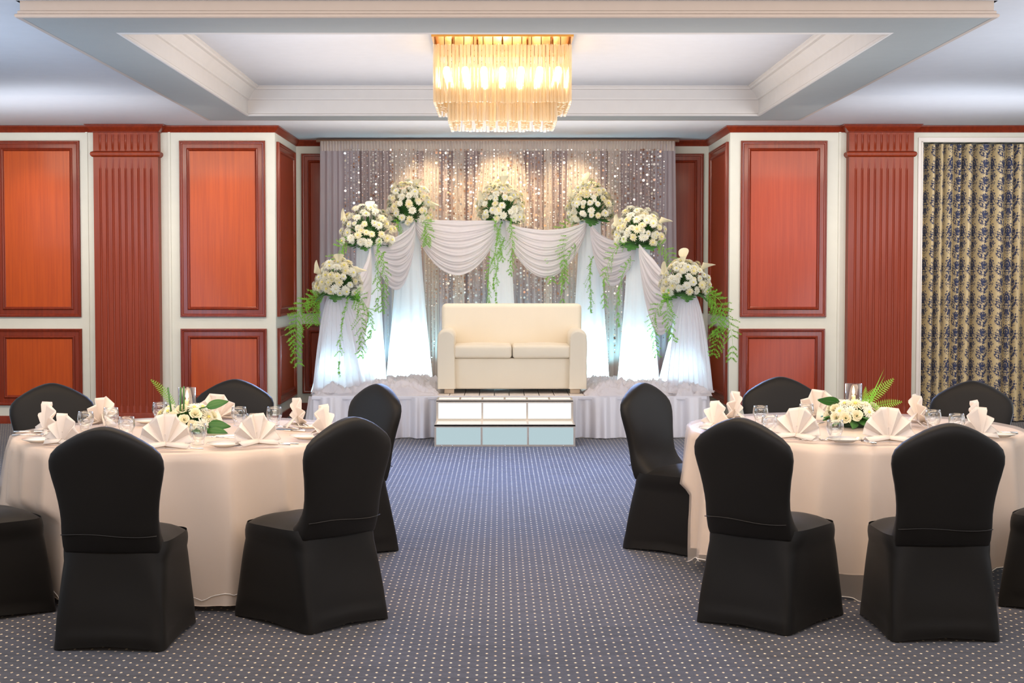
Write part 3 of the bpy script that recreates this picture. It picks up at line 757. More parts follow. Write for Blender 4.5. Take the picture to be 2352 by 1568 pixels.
# ------------------------------------------------------------------ flowers
def petal_quad(b, a, r0, r1, z0, z1, w_, lift, mi=0, cup=.0):
    ca, sa = math.cos(a), math.sin(a); px_, py_ = -sa, ca
    rm = r0+(r1-r0)*.6; zm = z0+(z1-z0)*.5+lift
    b.add([(ca*r0, sa*r0, z0), (ca*rm+px_*w_, sa*rm+py_*w_, zm), (ca*r1, sa*r1, z1), (ca*rm-px_*w_, sa*rm-py_*w_, zm), (ca*rm, sa*rm, zm-cup)],
          [(0, 4, 1), (1, 4, 2), (2, 4, 3), (3, 4, 0)], mi)
def mum_mesh(name, mats, seed, ragged=1):
    rr = random.Random(seed); b = MB()
    for ring_, (n, r1, z1, w_, lift) in enumerate(((15, 1.0, .05, .13, .10), (14, .86, .26, .12, .12), (11, .62, .42, .10, .12), (7, .36, .50, .08, .08))):
        for i in range(n):
            a = 2*PI*(i+.5*(ring_ % 2))/n+rr.uniform(-.1, .1)
            petal_quad(b, a, .08, r1*rr.uniform(.88, 1.06), .08+.06*ring_, z1+rr.uniform(-.06, .06), w_, lift, 0, .02)
    b.lathe([(.20, .2), (.19, .40), (.1, .48), (0, .5)], 8, mi=1)
    b.lathe([(0, -.25), (.08, -.25), (.10, -.05), (.22, .05)], 6, mi=2)
    return b.mesh(name, mats, smooth=True)
MUMS = [mum_mesh('chrysanthemum', [M['petal'], M['eye'], M['stem']], 1), mum_mesh('chrysanthemum', [M['petal'], M['petal_warm'], M['stem']], 2), mum_mesh('chrysanthemum', [M['petal_warm'], M['eye'], M['stem']], 3)]
def calla_mesh():
    b = MB()
    def fn(u, v):
        a = (u*1.06-.03)*2*PI; r = .012+.05*v**1.8+.03*(v**4)*max(0, math.cos(a))
        z_ = .16*v+.055*(v**3)*max(0, math.cos(a))-.03*v**3*max(0, -math.cos(a))
        return (r*math.cos(a)+.02*v*v, r*math.sin(a), z_)
    b.grid(fn, 20, 10)
    b.tube([(.0, 0, .02), (.004, 0, .12)], .006, 6, 1); b.tube([(0, 0, 0), (0, 0, -.14)], .006, 6, 2)
    return b.mesh('calla_lily', [M['petal_warm'], M['eye'], M['stem']])
CALLA = calla_mesh()
def leaf_mesh(name, L=.2, W=.07, slits=0, mat=None):
    b = MB(); n = 14
    def half(s):
        rows = []
        for i in range(n+1):
            t = i/n; w_ = W*math.sin(PI*t**.75)**.8
            if slits and 0 < i < n and (i % 3 == 0): w_ *= .35
            rows.append(((t*L, 0, -.25*L*t*t), (t*L+(.02*L if slits else 0), s*w_*.55, .02*L-.25*L*t*t), (t*L+(.06*L if slits else 0), s*w_, -.03*L-.28*L*t*t)))
        base = len(b.v)
        for r in rows: b.v.extend(r)
        for i in range(n):
            for j in range(2):
                f = (base+i*3+j, base+(i+1)*3+j, base+(i+1)*3+j+1, base+i*3+j+1); b.f.append(f if s < 0 else f[::-1]); b.mi.append(0)
    half(1); half(-1)
    b.tube([(-.04, 0, 0.01), (0, 0, 0), (L*.95, 0, -.24*L)], [.004, .004, .0015], 5)
    return b.mesh(name, mat or M['leaf'])
MON = leaf_mesh('monstera_leaf', .20, .10, 1); LEAF = leaf_mesh('leaf', .13, .032)
def spray_mesh(seed, length=.55):
    """asparagus fern: arching stem with side shoots of fine needles"""
    rr = random.Random(seed); b = MB(); P = [Vector((0, 0, 0))]; d = Vector((.75, rr.uniform(-.3, .3), .15)).normalized(); n = 16; sl = length/n
    for i in range(n):
        d = (d+Vector((rr.uniform(-.08, .08)-.05, rr.uniform(-.10, .10), -.17))).normalized(); P.append(P[-1]+d*sl)
    b.tube(P, [.0028*(1-.7*i/n) for i in range(n+1)], 4)
    for i in range(2, n+1):
        dd = (P[i]-P[i-1]).normalized()
        for s in (-1, 1):
            if rr.random() < .12: continue
            side = dd.cross(Vector((rr.uniform(-.4, .4), rr.uniform(-.2, .2)-1, rr.uniform(-.4, .4)))).normalized()*s
            bl = .11*(1.1-abs(i/n-.45))*rr.uniform(.6, 1.2); bd_ = (side+dd*.7).normalized(); q0 = P[i]
            m = 7
            for k in range(1, m+1):
                q = q0+bd_*bl*k/m+Vector((0, 0, -.01*(k/m)**2))
                for _ in range(6):
                    v = Vector((rr.uniform(-1, 1), rr.uniform(-1, 1), rr.uniform(-1, 1)))+bd_*.6
                    v.normalize(); pr = v.cross(Vector((0, 1, .3))).normalized()*.0028; tip = q+v*rr.uniform(.014, .028)
                    b.add([q-pr, q+pr, tip], [(0, 1, 2)])
            e = q0+bd_*bl; pr = Vector((0, 0, .0009)); b.add([q0-pr, q0+pr, e], [(0, 1, 2)])
    return b.mesh('fern_spray', M['fern'], smooth=False)
SPR = [spray_mesh(s, L) for s, L in ((1, .45), (2, .6), (3, .75), (4, .9))]
def foliage_mesh(r, h, seed):
    rr = random.Random(seed); b = MB()
    b.lathe([(0, -.02), (r*.35, 0), (r*.42, h*.3), (r*.36, h*.5), (r*.15, h*.62), (0, h*.66)], 12)
    for _ in range(420):
        a = rr.uniform(0, 2*PI); e = rr.uniform(-.25, 1.3); d = Vector((math.cos(a)*math.cos(e), math.sin(a)*math.cos(e), math.sin(e)*h/r))
        p0 = d*r*.35; p1 = d*r*rr.uniform(.65, .98); w_ = d.cross(Vector((rr.uniform(-1, 1), rr.uniform(-1, 1), 1))).normalized()*rr.uniform(.004, .011)
        m = p0.lerp(p1, .65); b.add([p0, m+w_, p1, m-w_], [(0, 1, 2, 3)])
    return b.mesh('foliage', M['leaf'], smooth=False)
def aim(n, spin=0): return Vector(n).to_track_quat('Z', 'Y').to_matrix().to_4x4() @ Matrix.Rotation(spin, 4, 'Z')
def put(name, me, parent, loc, n, sc=1, spin=0):
    o = link(name, me, parent); o.matrix_local = Matrix.Translation(loc) @ aim(n, spin) @ Matrix.Scale(sc, 4); return o
def bouquet(loc, R, H, nfl, label, seed, sprays, callas, monst):
    rr = random.Random(seed)
    e = empty('flower_bouquet', loc, 0, label, 'flowers', 'chrysanthemum bouquets on the columns')
    fo = link('foliage', foliage_mesh(R, H, seed), e); fo.location = (0, 0, .02)
    pts = []; tries = 0
    while len(pts) < nfl and tries < 6000:
        tries += 1
        a = rr.uniform(0, 2*PI); se = rr.uniform(-.22, 1); ce = math.sqrt(max(0, 1-min(se, 1)**2)); d = Vector((ce*math.cos(a), ce*math.sin(a), se))
        if all((d-q).length > .235 for q in pts): pts.append(d)
    for d in pts:
        k = rr.uniform(.86, 1.06); p = Vector((d.x*R*k, d.y*R*k, .08+d.z*H*k)); s = rr.uniform(.040, .060)
        put('chrysanthemum', rr.choice(MUMS), e, p, d+Vector((rr.uniform(-.3, .3), rr.uniform(-.3, .3)-.15, rr.uniform(-.2, .3))), s, rr.uniform(0, 6))
        if rr.random() < .6:
            t = d+Vector((rr.uniform(-.2, .2), rr.uniform(-.2, .2), rr.uniform(-.15, .15))); t.normalize()
            put('chrysanthemum', rr.choice(MUMS), e, Vector((t.x*R*.93, t.y*R*.93, .08+t.z*H*.93)), t, s*.75, rr.uniform(0, 6))
    for (ax, az) in callas: put('calla_lily', CALLA, e, (ax*R*.72, -.06, .06+az*H*.76), (ax*.8, -.25, max(az, .5)), .78, -PI/2 if ax > 0 else PI/2)
    for k in range(monst):
        a = -PI/2+(k-(monst-1)/2)*.85; o = link('monstera_leaf', MON, e); o.location = (math.cos(a)*.10, math.sin(a)*.10, .03); o.rotation_euler = (rr.uniform(-.3, .3), .25, a)
    for k in range(7):
        a = 2*PI*k/7+rr.uniform(-.3, .3); o = link('leaf', LEAF, e); o.location = (math.cos(a)*.10, math.sin(a)*.10, .025); o.rotation_euler = (rr.uniform(-.4, .4), .1, a)
    for (a, k, dx, dz) in sprays:
        o = link('fern_spray', SPR[k], e); o.location = (math.cos(a)*.08+dx, math.sin(a)*.10-.03, .02+dz); o.rotation_euler = (0, rr.uniform(-.1, .25), a)
    return e
def A_(deg): return math.radians(deg)
bq = [
 ('white chrysanthemum bouquet at far left of the arch, lowest on that side', [(A_(185), 0, 0, 0), (A_(200), 2, 0, -.02), (A_(215), 3, -.03, 0), (A_(-60), 1, .08, 0), (A_(-40), 2, .06, -.03), (A_(-75), 3, .1, -.05)], [(-.8, .55), (.05, 1.0), (.75, .6)], 3),
 ('white chrysanthemum bouquet second from the left of the arch', [(A_(200), 1, -.05, 0), (A_(-60), 3, .06, 0), (A_(-50), 2, .08, -.1)], [(-.9, .6), (.1, 1.0), (.4, .5)], 1),
 ('white chrysanthemum bouquet third from the left, above the sofa', [(A_(-40), 0, .05, 0), (A_(240), 1, -.05, 0)], [(-.6, .7), (.3, 1.0), (.9, .3)], 0),
 ('white chrysanthemum bouquet in the centre of the arch behind the sofa', [(A_(-80), 3, .0, -.05), (A_(-60), 2, .05, 0), (A_(250), 1, -.04, 0), (A_(-85), 3, .05, -.25), (A_(-100), 2, .02, -.4)], [(-.8, .4), (.1, 1.1)], 0),
 ('white chrysanthemum bouquet third from the right, above the sofa', [(A_(215), 3, -.02, -.02), (A_(230), 2, -.02, -.12), (A_(250), 3, -.08, -.3), (A_(-80), 2, .0, -.45)], [(-.85, .6), (-.25, 1.1)], 1),
 ('white chrysanthemum bouquet second from the right of the arch', [(A_(240), 3, -.04, 0), (A_(260), 3, -.04, -.2), (A_(-30), 2, .05, 0)], [(-.85, .4), (0, .6), (.9, .6)], 2),
 ('white chrysanthemum bouquet at far right of the arch, lowest on that side', [(A_(-5), 2, .05, 0), (A_(-25), 3, .05, 0), (A_(-15), 1, .05, .02), (A_(230), 2, -.05, -.02), (A_(215), 1, -.05, 0)], [(-.8, .5), (-.1, 1.1), (.8, .8)], 3)]
for i, ((cx, cy, ct, r0, r1, _), (lab, spr, cal, mo)) in enumerate(zip(cols, bq)):
    R = {0: .24, 6: .24, 1: .275, 5: .275}.get(i, .265); H = {0: .27, 6: .27, 1: .34, 5: .32}.get(i, .36)
    bouquet((cx, cy-.02, ct+.002), R, H, 84, lab, 20+i, spr, cal, mo)

# ------------------------------------------------------------------ chandelier
CX, CY = .02, 11.95
ch = empty('chandelier', (CX, CY, ZU), 0, 'square two-tier crystal rod chandelier glowing on the ceiling', 'chandelier')
b = MB(); b.box((-.52, -.52, -.018), (.52, .52, 0)); b.build('canopy_plate', M['gold'], ch, smooth=False)
b = MB()
for (x0, y0, x1, y1) in ((-.53, -.53, .53, -.515), (-.53, .515, .53, .53), (-.53, -.515, -.515, .515), (.515, -.515, .53, .515)): b.box((x0, y0, -.030), (x1, y1, 0))
b.build('canopy_rim', M['gold'], ch, smooth=False)
def rod_mesh(L, r=.0135):
    b = MB(); n = 12
    for z_ in (0, -.006, -L*.5, -L+.006, -L):
        q = .8 if z_ in (0, -L) else 1
        for i in range(n): a = 2*PI*i/n; rr_ = r*q*(1 if i % 2 else .78); b.v.append((rr_*math.cos(a), rr_*math.sin(a), z_))
    for j in range(4):
        for i in range(n): i2 = (i+1) % n; b.f.append((j*n+i, (j+1)*n+i, (j+1)*n+i2, j*n+i2)); b.mi.append(0)
    b.f.append(tuple(range(n))); b.mi.append(0); b.f.append(tuple(4*n+i for i in reversed(range(n)))); b.mi.append(0)
    return b.mesh('glass_rod', M['crystal'], smooth=False)
RU, RL = rod_mesh(.43), rod_mesh(.30)
def perim(half, n):
    out = []
    for i in range(n):
        t = -half+2*half*i/n; out += [(t, -half), (half, t), (-t, half), (-half, -t)]
    return out
rr = random.Random(5)
for x, y in perim(.505, 36):
    o = link('glass_rod', RU, ch); o.location = (x, y, -.085+rr.uniform(-.004, .004)); o.rotation_euler = (0, 0, rr.uniform(0, 1))
for x, y in perim(.40, 28):
    o = link('glass_rod', RL, ch); o.location = (x, y, -.345+rr.uniform(-.006, .006)); o.rotation_euler = (0, 0, rr.uniform(0, 1))
b = MB()
for i in range(11):
    for j in range(11):
        x, y = -.45+.09*i, -.45+.09*j; ins = max(abs(x), abs(y)); zt = -.40; zb = -.515+rr.uniform(-.008, .008) if ins > .41 else -.63+rr.uniform(-.015, .008)
        for q in range(3):
            xx, yy = x+rr.uniform(-.03, .03), y+rr.uniform(-.03, .03); b.tube([(xx, yy, zt), (xx, yy, zb)], .010, 6)
tag(b.build('inner_rods', M['crystal'], ch, smooth=False), kind='stuff')
b = MB()
for x, y in perim(.505, 14): b.tube([(x, y, -.015), (x, y, -.09)], .0035, 5)
for x in (-.38, -.19, 0, .19, .38):
    for y in (-.3, 0, .3):
        b.tube([(x, y, -.015), (x, y, -.12)], .008, 6); b.tube([(x-.05, y, -.10), (x+.05, y, -.10)], .005, 5)
        for s in (-.05, .05): b.tube([(x+s, y, -.06), (x+s, y, -.14)], .006, 6)
tag(b.build('lamp_arms', M['dark_metal'], ch, smooth=False), kind='stuff')
bulb_b = MB(); bulb_b.lathe([(0, -.075), (.022, -.066), (.030, -.04), (.022, -.010), (.012, 0), (0, 0)], 12); bulb_me = bulb_b.mesh('bulb', M['bulb'])
for x in (-.42, -.28, -.14, 0, .14, .28, .42):
    for y in (-.40, -.14, .14, .40):
        o = link('bulb', bulb_me, ch); o.location = (x, y, -.235)
point('chandelier_lamp', (CX, CY, ZU-.25), 12, (1, .80, .58), .08)
for x in (-1, 1): spot('alcove_downlight', (x*1.0, 17.5, 3.23), (x*.7, 18.1, 2.1), 120, (1, .78, .48), 85)
spot('alcove_downlight', (.02, 17.5, 3.23), (.02, 18.1, 2.3), 130, (1, .74, .42), 85)
for x in (-5.05, -3.03, 3.08): spot('panel_downlight', (x, 15.9, 3.22), (x, YB, 2.1), 26, (1, .80, .58), 62, 1.0)

# ------------------------------------------------------------------ covered chairs
HW = [(.40, .205), (.44, .213), (.49, .214), (.56, .212), (.62, .216), (.69, .228), (.74, .240), (.785, .2485), (.82, .247), (.85, .236), (.88, .207), (.91, .160), (.935, .115), (.952, .075), (.963, .04), (.968, .012)]
def lerp_tab(tab, z):
    for (a, va), (c, vc) in zip(tab, tab[1:]):
        if z <= c: return va+(vc-va)*max(0, (z-a))/(c-a)
    return tab[-1][1]
def chair_meshes():
    b = MB(); zs = [.415, .425, .44, .46, .48, .50, .53, .56, .60, .64, .69, .74, .785, .82, .85, .865, .88, .895, .91, .923, .935, .944, .952, .958, .963, .967]; n = 40
    prof_top = .968
    def yc(z_): return -.205-.17*(z_-.42)-.03*max(0, z_-.75)
    for z_ in zs:
        hw = lerp_tab(HW, z_); th = .043 if z_ < .9 else .043*max(.25, math.sqrt(max(0, 1-((z_-.9)/.075)**2)))
        fr = th; fr += .17*max(0, (.60-z_)/.17)**2.2 if z_ > .43 else .17
        bk = th*(1 if z_ > .50 else .40+.60*((z_-.415)/.085)**.7)
        for i in range(n):
            a = 2*PI*i/n; ca, sa = math.cos(a), math.sin(a); p = 3.2
            x = hw*math.copysign(abs(ca)**(2/p), ca); y = math.copysign(abs(sa)**(2/p), sa)
            bow = .020*(1-(x/hw)**2) if hw > .05 else 0
            b.v.append((x, yc(z_)+(y*fr if y > 0 else y*bk)-bow*(.6 if y < 0 else -.2), z_))
    for j in range(len(zs)-1):
        for i in range(n): i2 = (i+1) % n; b.f.append((j*n+i, j*n+i2, (j+1)*n+i2, (j+1)*n+i)); b.mi.append(0)
    b.f.append(tuple((len(zs)-1)*n+i for i in range(n))); b.mi.append(0); b.f.append(tuple(reversed(range(n)))); b.mi.append(0)
    back = b.mesh('backrest_cover', M['chair'])
    # skirt
    b = MB(); n = 96; N = 22
    for j in range(N+1):
        t = j/N; z_ = .455*t
        hw = .247-.022*t**1.1; yb = -.290+.068*t**1.1; yf = .300-.045*t**1.2
        if t > .82: q = (t-.82)/.18; hw += .012*math.sin(q*PI*.6); yf += .008*math.sin(q*PI*.7)
        p = 14-9.5*t**1.4
        for i in range(n):
            a = 2*PI*i/n; ca, sa = math.cos(a), math.sin(a)
            x = hw*math.copysign(abs(ca)**(2/p), ca); y0 = math.copysign(abs(sa)**(2/p), sa); y = (yb+yf)/2+(yf-yb)/2*y0
            cor = min(1, abs(x)/hw)**2*min(1, abs(y0))**2  # 1 at the four feet
            lift = .022*(1-cor)*(1-t)**3
            pinch = (1-cor)*(.010*math.sin(t*PI)+.004*(1-t)*math.sin(a*7+t*9)+.008*math.exp(-((t-.10)/.05)**2)*math.sin(a*2+1))
            r = 1-pinch/.25
            b.v.append((x*r, ((yb+yf)/2)+(y-(yb+yf)/2)*r, z_+lift))
    for j in range(N):
        for i in range(n): i2 = (i+1) % n; b.f.append((j*n+i, j*n+i2, (j+1)*n+i2, (j+1)*n+i)); b.mi.append(0)
    skirt = b.mesh('cover_skirt', M['chair'])
    b = MB(); n = 64; K = 9
    for j in range(K+1):
        t = j/K; q = 1-t
        hw, yb, yf = .232, -.20, .262
        s = q**1.0; zz = .448+.030*(1-s**5)+.018*(1-s**2)
        for i in range(n):
            a = 2*PI*i/n; ca, sa = math.cos(a), math.sin(a); p = 4.2
            x = hw*s*math.copysign(abs(ca)**(2/p), ca); y = (yb+yf)/2+(yf-yb)/2*s*math.copysign(abs(sa)**(2/p), sa)
            b.v.append((x, y, zz+.003*nz1(x*14+y*9, 2)*s))
    for j in range(K):
        for i in range(n): i2 = (i+1) % n; b.f.append((j*n+i, j*n+i2, (j+1)*n+i2, (j+1)*n+i)); b.mi.append(0)
    seat = b.mesh('seat_cover', M['chair'])
    b = MB(); pts = []
    for i in range(13):
        x = -.209+.418*i/12; pts.append((x, yc(.495)-.043-.012*(1-(x/.214)**2)-.0005+.012*(abs(x)/.21)**10, .495+.006*math.sin(i*.5)))
    b.tube(pts, .0022, 5); seam = b.mesh('stitched_seam', M['seam'])
    b = MB(); b.lathe([(0, 0), (.012, 0), (.012, .006), (.010, .018), (0, .018)], 10); foot = b.mesh('chair_foot', M['black'])
    return back, skirt, seat, seam, foot
CB = chair_meshes()
ch0 = empty('banquet_chair', (0, 0, 0))
for nm, me in zip(('backrest_cover', 'cover_skirt', 'seat_cover', 'stitched_seam'), CB): link(nm, me, ch0)
for sx in (-1, 1):
    for yy in (-.262, .275):
        o = link('chair_foot', CB[4], ch0); o.location = (sx*.215, yy, 0)
K0 = kidmap(ch0)
TL = (-1.66, 8.10); TR = (1.955, 8.40)
chairs = [
 (-1.665, 6.745, -3, 'black covered chair nearest the camera at left table, its back square to view', 0),
 (-.885, 7.12, 45, 'black covered chair turned half left at the right front of left table', 0),
 (-.955, 8.87, 130, 'black covered chair facing left on the stage side of left table', 0),
 (-2.56, 8.84, -155, 'black covered chair behind the leftmost napkins of left table', 0),
 (-1.66, 9.17, 178, 'black covered chair behind the centrepiece on left table, against the wood panel', 0),
 (-2.50, 7.24, -50, 'black covered chair cut off by the left edge, only its seat in view', 0),
 (-2.97, 8.13, -90, 'black covered chair at the far left edge, a sliver of seat beside left table', 0),
 (1.09, 8.95, -130, 'black covered chair facing right beside the aisle at right table', 1),
 (1.27, 7.10, -38, 'black covered chair turned half right at the left front of right table', 1),
 (1.955, 6.905, 1, 'black covered chair nearest the camera at right table, its back square to view', 1),
 (1.79, 9.40, 180, 'black covered chair behind right table, before the red wood panel', 1),
 (2.76, 9.05, 153, 'black covered chair behind right table, before the patterned curtain', 1),
 (2.80, 7.37, 52, 'black covered chair cut off by the right edge, only its seat in view', 1)]
for i, (x, y, a, lab, tb) in enumerate(chairs):
    o = ch0 if i == 0 else copy_tree(ch0, None, K0)
    o.location = (x, y, 0); o.rotation_euler = (0, 0, math.radians(a))
    tag(o, lab, 'chair', 'black covered chairs at the left table' if tb == 0 else 'black covered chairs at the right table')

# ------------------------------------------------------------------ round tables and cloths
TZ = .765; TRAD = .90
def limit_at(tc, ang, z_):
    """how far a cloth can hang out before it meets a chair seat"""
    lim = 9
    for (x, y, a, lab, tb) in chairs:
        if (tb == 0) != (tc is TL): continue
        if z_ > .50: continue
        a = math.radians(a); f = Vector((-math.sin(a), math.cos(a))); s = Vector((f.y, -f.x)); c = Vector((x, y))
        d = Vector((math.cos(ang), math.sin(ang))); o = Vector(tc)-c
        # ray o + d*t into the box |s|<.27, |f|<.30 ; want first hit
        lo, hi = 0, 3; ok = True
        for axis, h in ((s, .262), (f, .325)):
            p, q = o.dot(axis), d.dot(axis)
            if abs(q) < 1e-6:
                if abs(p) > h: ok = False
                continue
            t1, t2 = (-h-p)/q, (h-p)/q
            if t1 > t2: t1, t2 = t2, t1
            lo, hi = max(lo, t1), min(hi, t2)
        if ok and lo < hi: lim = min(lim, lo-.022)
    return lim
def cloth(tc, zhem, extra, nfold, seed, amp, name, mat, label, grp, square=0):
    b = MB(); n = 288; K = 26; sd = seed
    def hem(a): return zhem + (square*.5*(1+math.cos(4*(a-.6))) if square else 0) + (.010*math.sin(a*46+sd)+.005*math.sin(a*73) if square else .004*math.sin(a*31+sd))
    lims = {}
    for k in range(6):   # top
        r = TRAD*(k+1)/6*.985
        for i in range(n): a = 2*PI*i/n; b.v.append((r*math.cos(a), r*math.sin(a), TZ+extra))
    rows = 6
    b.v.append((0, 0, TZ+extra)); ctr = len(b.v)-1
    for i in range(n): b.f.append((ctr, i, (i+1) % n)); b.mi.append(0)
    for k in range(5):
        for i in range(n): i2 = (i+1) % n; b.f.append((k*n+i, (k+1)*n+i, (k+1)*n+i2, k*n+i2)); b.mi.append(0)
    prev = 5*n; 
    for j in range(1, K+1):
        t = j/K; base = len(b.v)
        raw = []
        for i in range(n):
            a = 2*PI*i/n; zz = TZ+extra-(TZ+extra-hem(a))*t
            if j == 1: zz = TZ+extra-.004; r = TRAD
            else:
                tt = (TZ-zz)/TZ
                w_ = 1.1-2.2*abs(math.sin((a*nfold+1.3*math.sin(a*3+sd))*.5*2*.5+0))**.8 if False else (1.0-2.0*abs(math.sin(a*nfold*.5*2+sd+1.3*math.sin(a*3+sd)))**.75)+.35*math.sin(a*11+sd)
                r = TRAD+.004+.055*tt+amp*tt**.55*w_
            raw.append([r, a, zz, limit_at(tc, a, zz) if j > 1 else 9])
        for i in range(n):
            r, a, zz, _ = raw[i]
            lm = min(raw[(i+q) % n][3]+abs(q)*.010 for q in range(-36, 37))
            if zz <= .62 and lm < 9:
                lm2 = lm+max(0, (zz-.42)/.2)*.25
                if r > lm2: r = max(lm2, .35)
            r += extra*.9+(.003*math.sin(a*23+zz*9) if extra else 0)
            b.v.append((r*math.cos(a), r*math.sin(a), zz))
        for i in range(n): i2 = (i+1) % n; b.f.append((prev+i, base+i, base+i2, prev+i2)); b.mi.append(0)
        prev = base
    o = b.build(name, mat, None, smooth=True); o.location = (tc[0], tc[1], 0)
    # hem cord as a part
    h = MB(); pts = [Vector(b.v[prev+i]) for i in range(n)]; pts.append(pts[0]); h.tube(pts, .0028, 4); h.build('stitched_hem', M['hem'] if mat is M['organza'] else M['linen'], o)
    return tag(o, label, 'tablecloth', grp)
for tc, sd, side in ((TL, 1.2, 'left'), (TR, 4.1, 'right')):
    t = empty('round_table', (tc[0], tc[1], 0), 0, 'round banquet table hidden under the %s white cloth' % side, 'table', 'round banquet tables')
    b = MB(); b.lathe([(0, TZ-.03), (TRAD-.008, TZ-.03), (TRAD-.004, TZ-.015), (TRAD-.008, TZ-.002), (0, TZ-.002)], 64); b.build('tabletop', M['white_board'], t, smooth=False)
    b = MB(); b.lathe([(0, 0), (.25, 0), (.24, .03), (.05, .06), (.045, TZ-.04), (.2, TZ-.03), (0, TZ-.03)], 24); b.build('pedestal', M['dark_metal'], t, smooth=True, angle=40)
    cloth(tc, .035 if side == 'left' else .13, 0, 11, sd, .045, 'tablecloth', M['linen'], 'cream cloth draped over the %s round table' % side, 'cream tablecloths')
    cloth(tc, .010, .014, 11, sd, .045, 'organza_overlay', M['organza'], 'sheer organza overlay with stitched wavy hem on the %s table' % side, 'organza overlays', square=.10 if side == 'left' else .12)
TOP = TZ+.0125

# ------------------------------------------------------------------ tableware meshes
def napkin_mesh(seed=0):
    b = MB(); N = 5; rr = random.Random(seed); A0 = math.radians(80); m = 2*N
    b.v.append((0, 0, .012))
    angs = [-A0+2*A0*k/m+rr.uniform(-.05, .05) for k in range(m+1)]
    for k in range(m+1):
        a = angs[k]; rad = (.150 if abs(k-m/2) < 2 else .140)*(1 if k % 2 == 0 else .93)*rr.uniform(.96, 1.03)*(1-.10*abs(2*k/m-1))
        dy = (.024 if k % 2 else -.020)
        for q in (.3, .62, .9, 1.0):
            b.v.append((rad*q*math.sin(a), dy*q*(1-.3*(q > .95))+.018*q*q*math.cos(a), .012+rad*q*math.cos(a)))
    for k in range(m):
        i0, i1 = 1+4*k, 1+4*(k+1)
        b.f.append((0, i0, i1)); b.mi.append(0)
        for q in range(3): b.f.append((i0+q, i0+q+1, i1+q+1, i1+q)); b.mi.append(0)
    for s in (-1, 1):
        b.add([(0, -.012, .004), (s*.105, -.034, .003), (s*.120, .010, .004), (s*.10, .03, .022), (0, .012, .026)], [(0,1,2,3,4)])
        b.add([(0, -.022, .018), (s*.09, -.040, .005), (s*.11, -.010, .028), (0, .0, .036)], [(0,1,2,3)])
    b.add([(0, .0, .07), (-.05, .075, .003), (.05, .075, .003)], [(0, 1, 2)])
    return b.mesh('folded_napkin', M['napkin'], smooth=True, angle=12)
NAPS = [napkin_mesh(k) for k in range(5)]
def glass_mesh():
    b = MB(); h = .105
    outer = [(0, 0), (.026, 0), (.029, .004), (.030, .022), (.034, .035), (.0425, .055), (.0435, .07), (.041, .09), (.0385, h)]
    inner = [(.037, h), (.0395, .09), (.042, .07), (.041, .055), (.032, .037), (.026, .028), (0, .024)]
    b.lathe(outer+inner, 28); return b.mesh('water_glass', M['glass'], smooth=True)
GL = glass_mesh()
def plate_mesh(r=.088):
    b = MB(); b.lathe([(0, 0), (r*.55, 0), (r*.62, .004), (r, .016), (r*1.0, .019), (r*.68, .009), (r*.58, .006), (0, .005)], 40); return b.mesh('side_plate', M['china'])
PL = plate_mesh()
def fork_mesh():
    b = MB(); b.tube([(0, -.09, .004), (0, -.03, .005), (0, .03, .007)], [.0045, .0035, .003], 6)
    b.box((-.011, .028, .005), (.011, .050, .008))
    for i in range(4): x = -.0095+i*.0063; b.tube([(x, .048, .0065), (x, .075, .007), (x, .092, .010)], [.0018, .0016, .001], 5)
    return b.mesh('fork', M['silver'])
def knife_mesh():
    b = MB(); b.tube([(0, -.10, .006), (0, -.04, .006), (0, .0, .005)], [.006, .0055, .004], 6)
    b.add([(-.002, -.005, .001), (.0, -.005, .012), (0, .09, .010), (-.001, .11, .002), (.002, -.005, .001)], [(0,1,2,3), (4,3,2,1)])
    b.box((-.008, -.002, .002), (.006, .098, .004)); return b.mesh('knife', M['silver'])
def spoon_mesh():
    b = MB(); b.tube([(0, -.09, .004), (0, -.02, .005), (0, .03, .006)], [.0045, .003, .0026], 6)
    b.lathe([(0, 0), (.010, .002), (.015, .006), (.014, .006), (.009, .003), (0, .001)], 12)
    for i in range(len(b.v)-6*12, len(b.v)): x, y, z_ = b.v[i]; b.v[i] = (x, y*1.5+.05, z_+.003)
    return b.mesh('spoon', M['silver'])
FK, KN, SPN = fork_mesh(), knife_mesh(), spoon_mesh()
def lay(name, me, px, py, tc, label, cat, grp, sc=1, extra_rot=0, dz=0, rot=None):
    p = at_z(px, py, TOP); d = Vector((p.x-tc[0], p.y-tc[1])); L = d.length
    if L > .84: d *= .84/L; p = Vector((tc[0]+d.x, tc[1]+d.y, TOP))
    o = link(name, me); o.location = (p.x, p.y, TOP+.001+dz); a = math.atan2(d.y, d.x)+PI/2
    o.rotation_euler = (0, 0, rot if rot is not None else a+extra_rot); o.scale = (sc, sc, sc)
    if name == 'folded_napkin': m = o.modifiers.new('thickness', 'SOLIDIFY'); m.thickness = .0022
    return tag(o, label, cat, grp)
gL, gR = 'napkins on the left table', 'napkins on the right table'
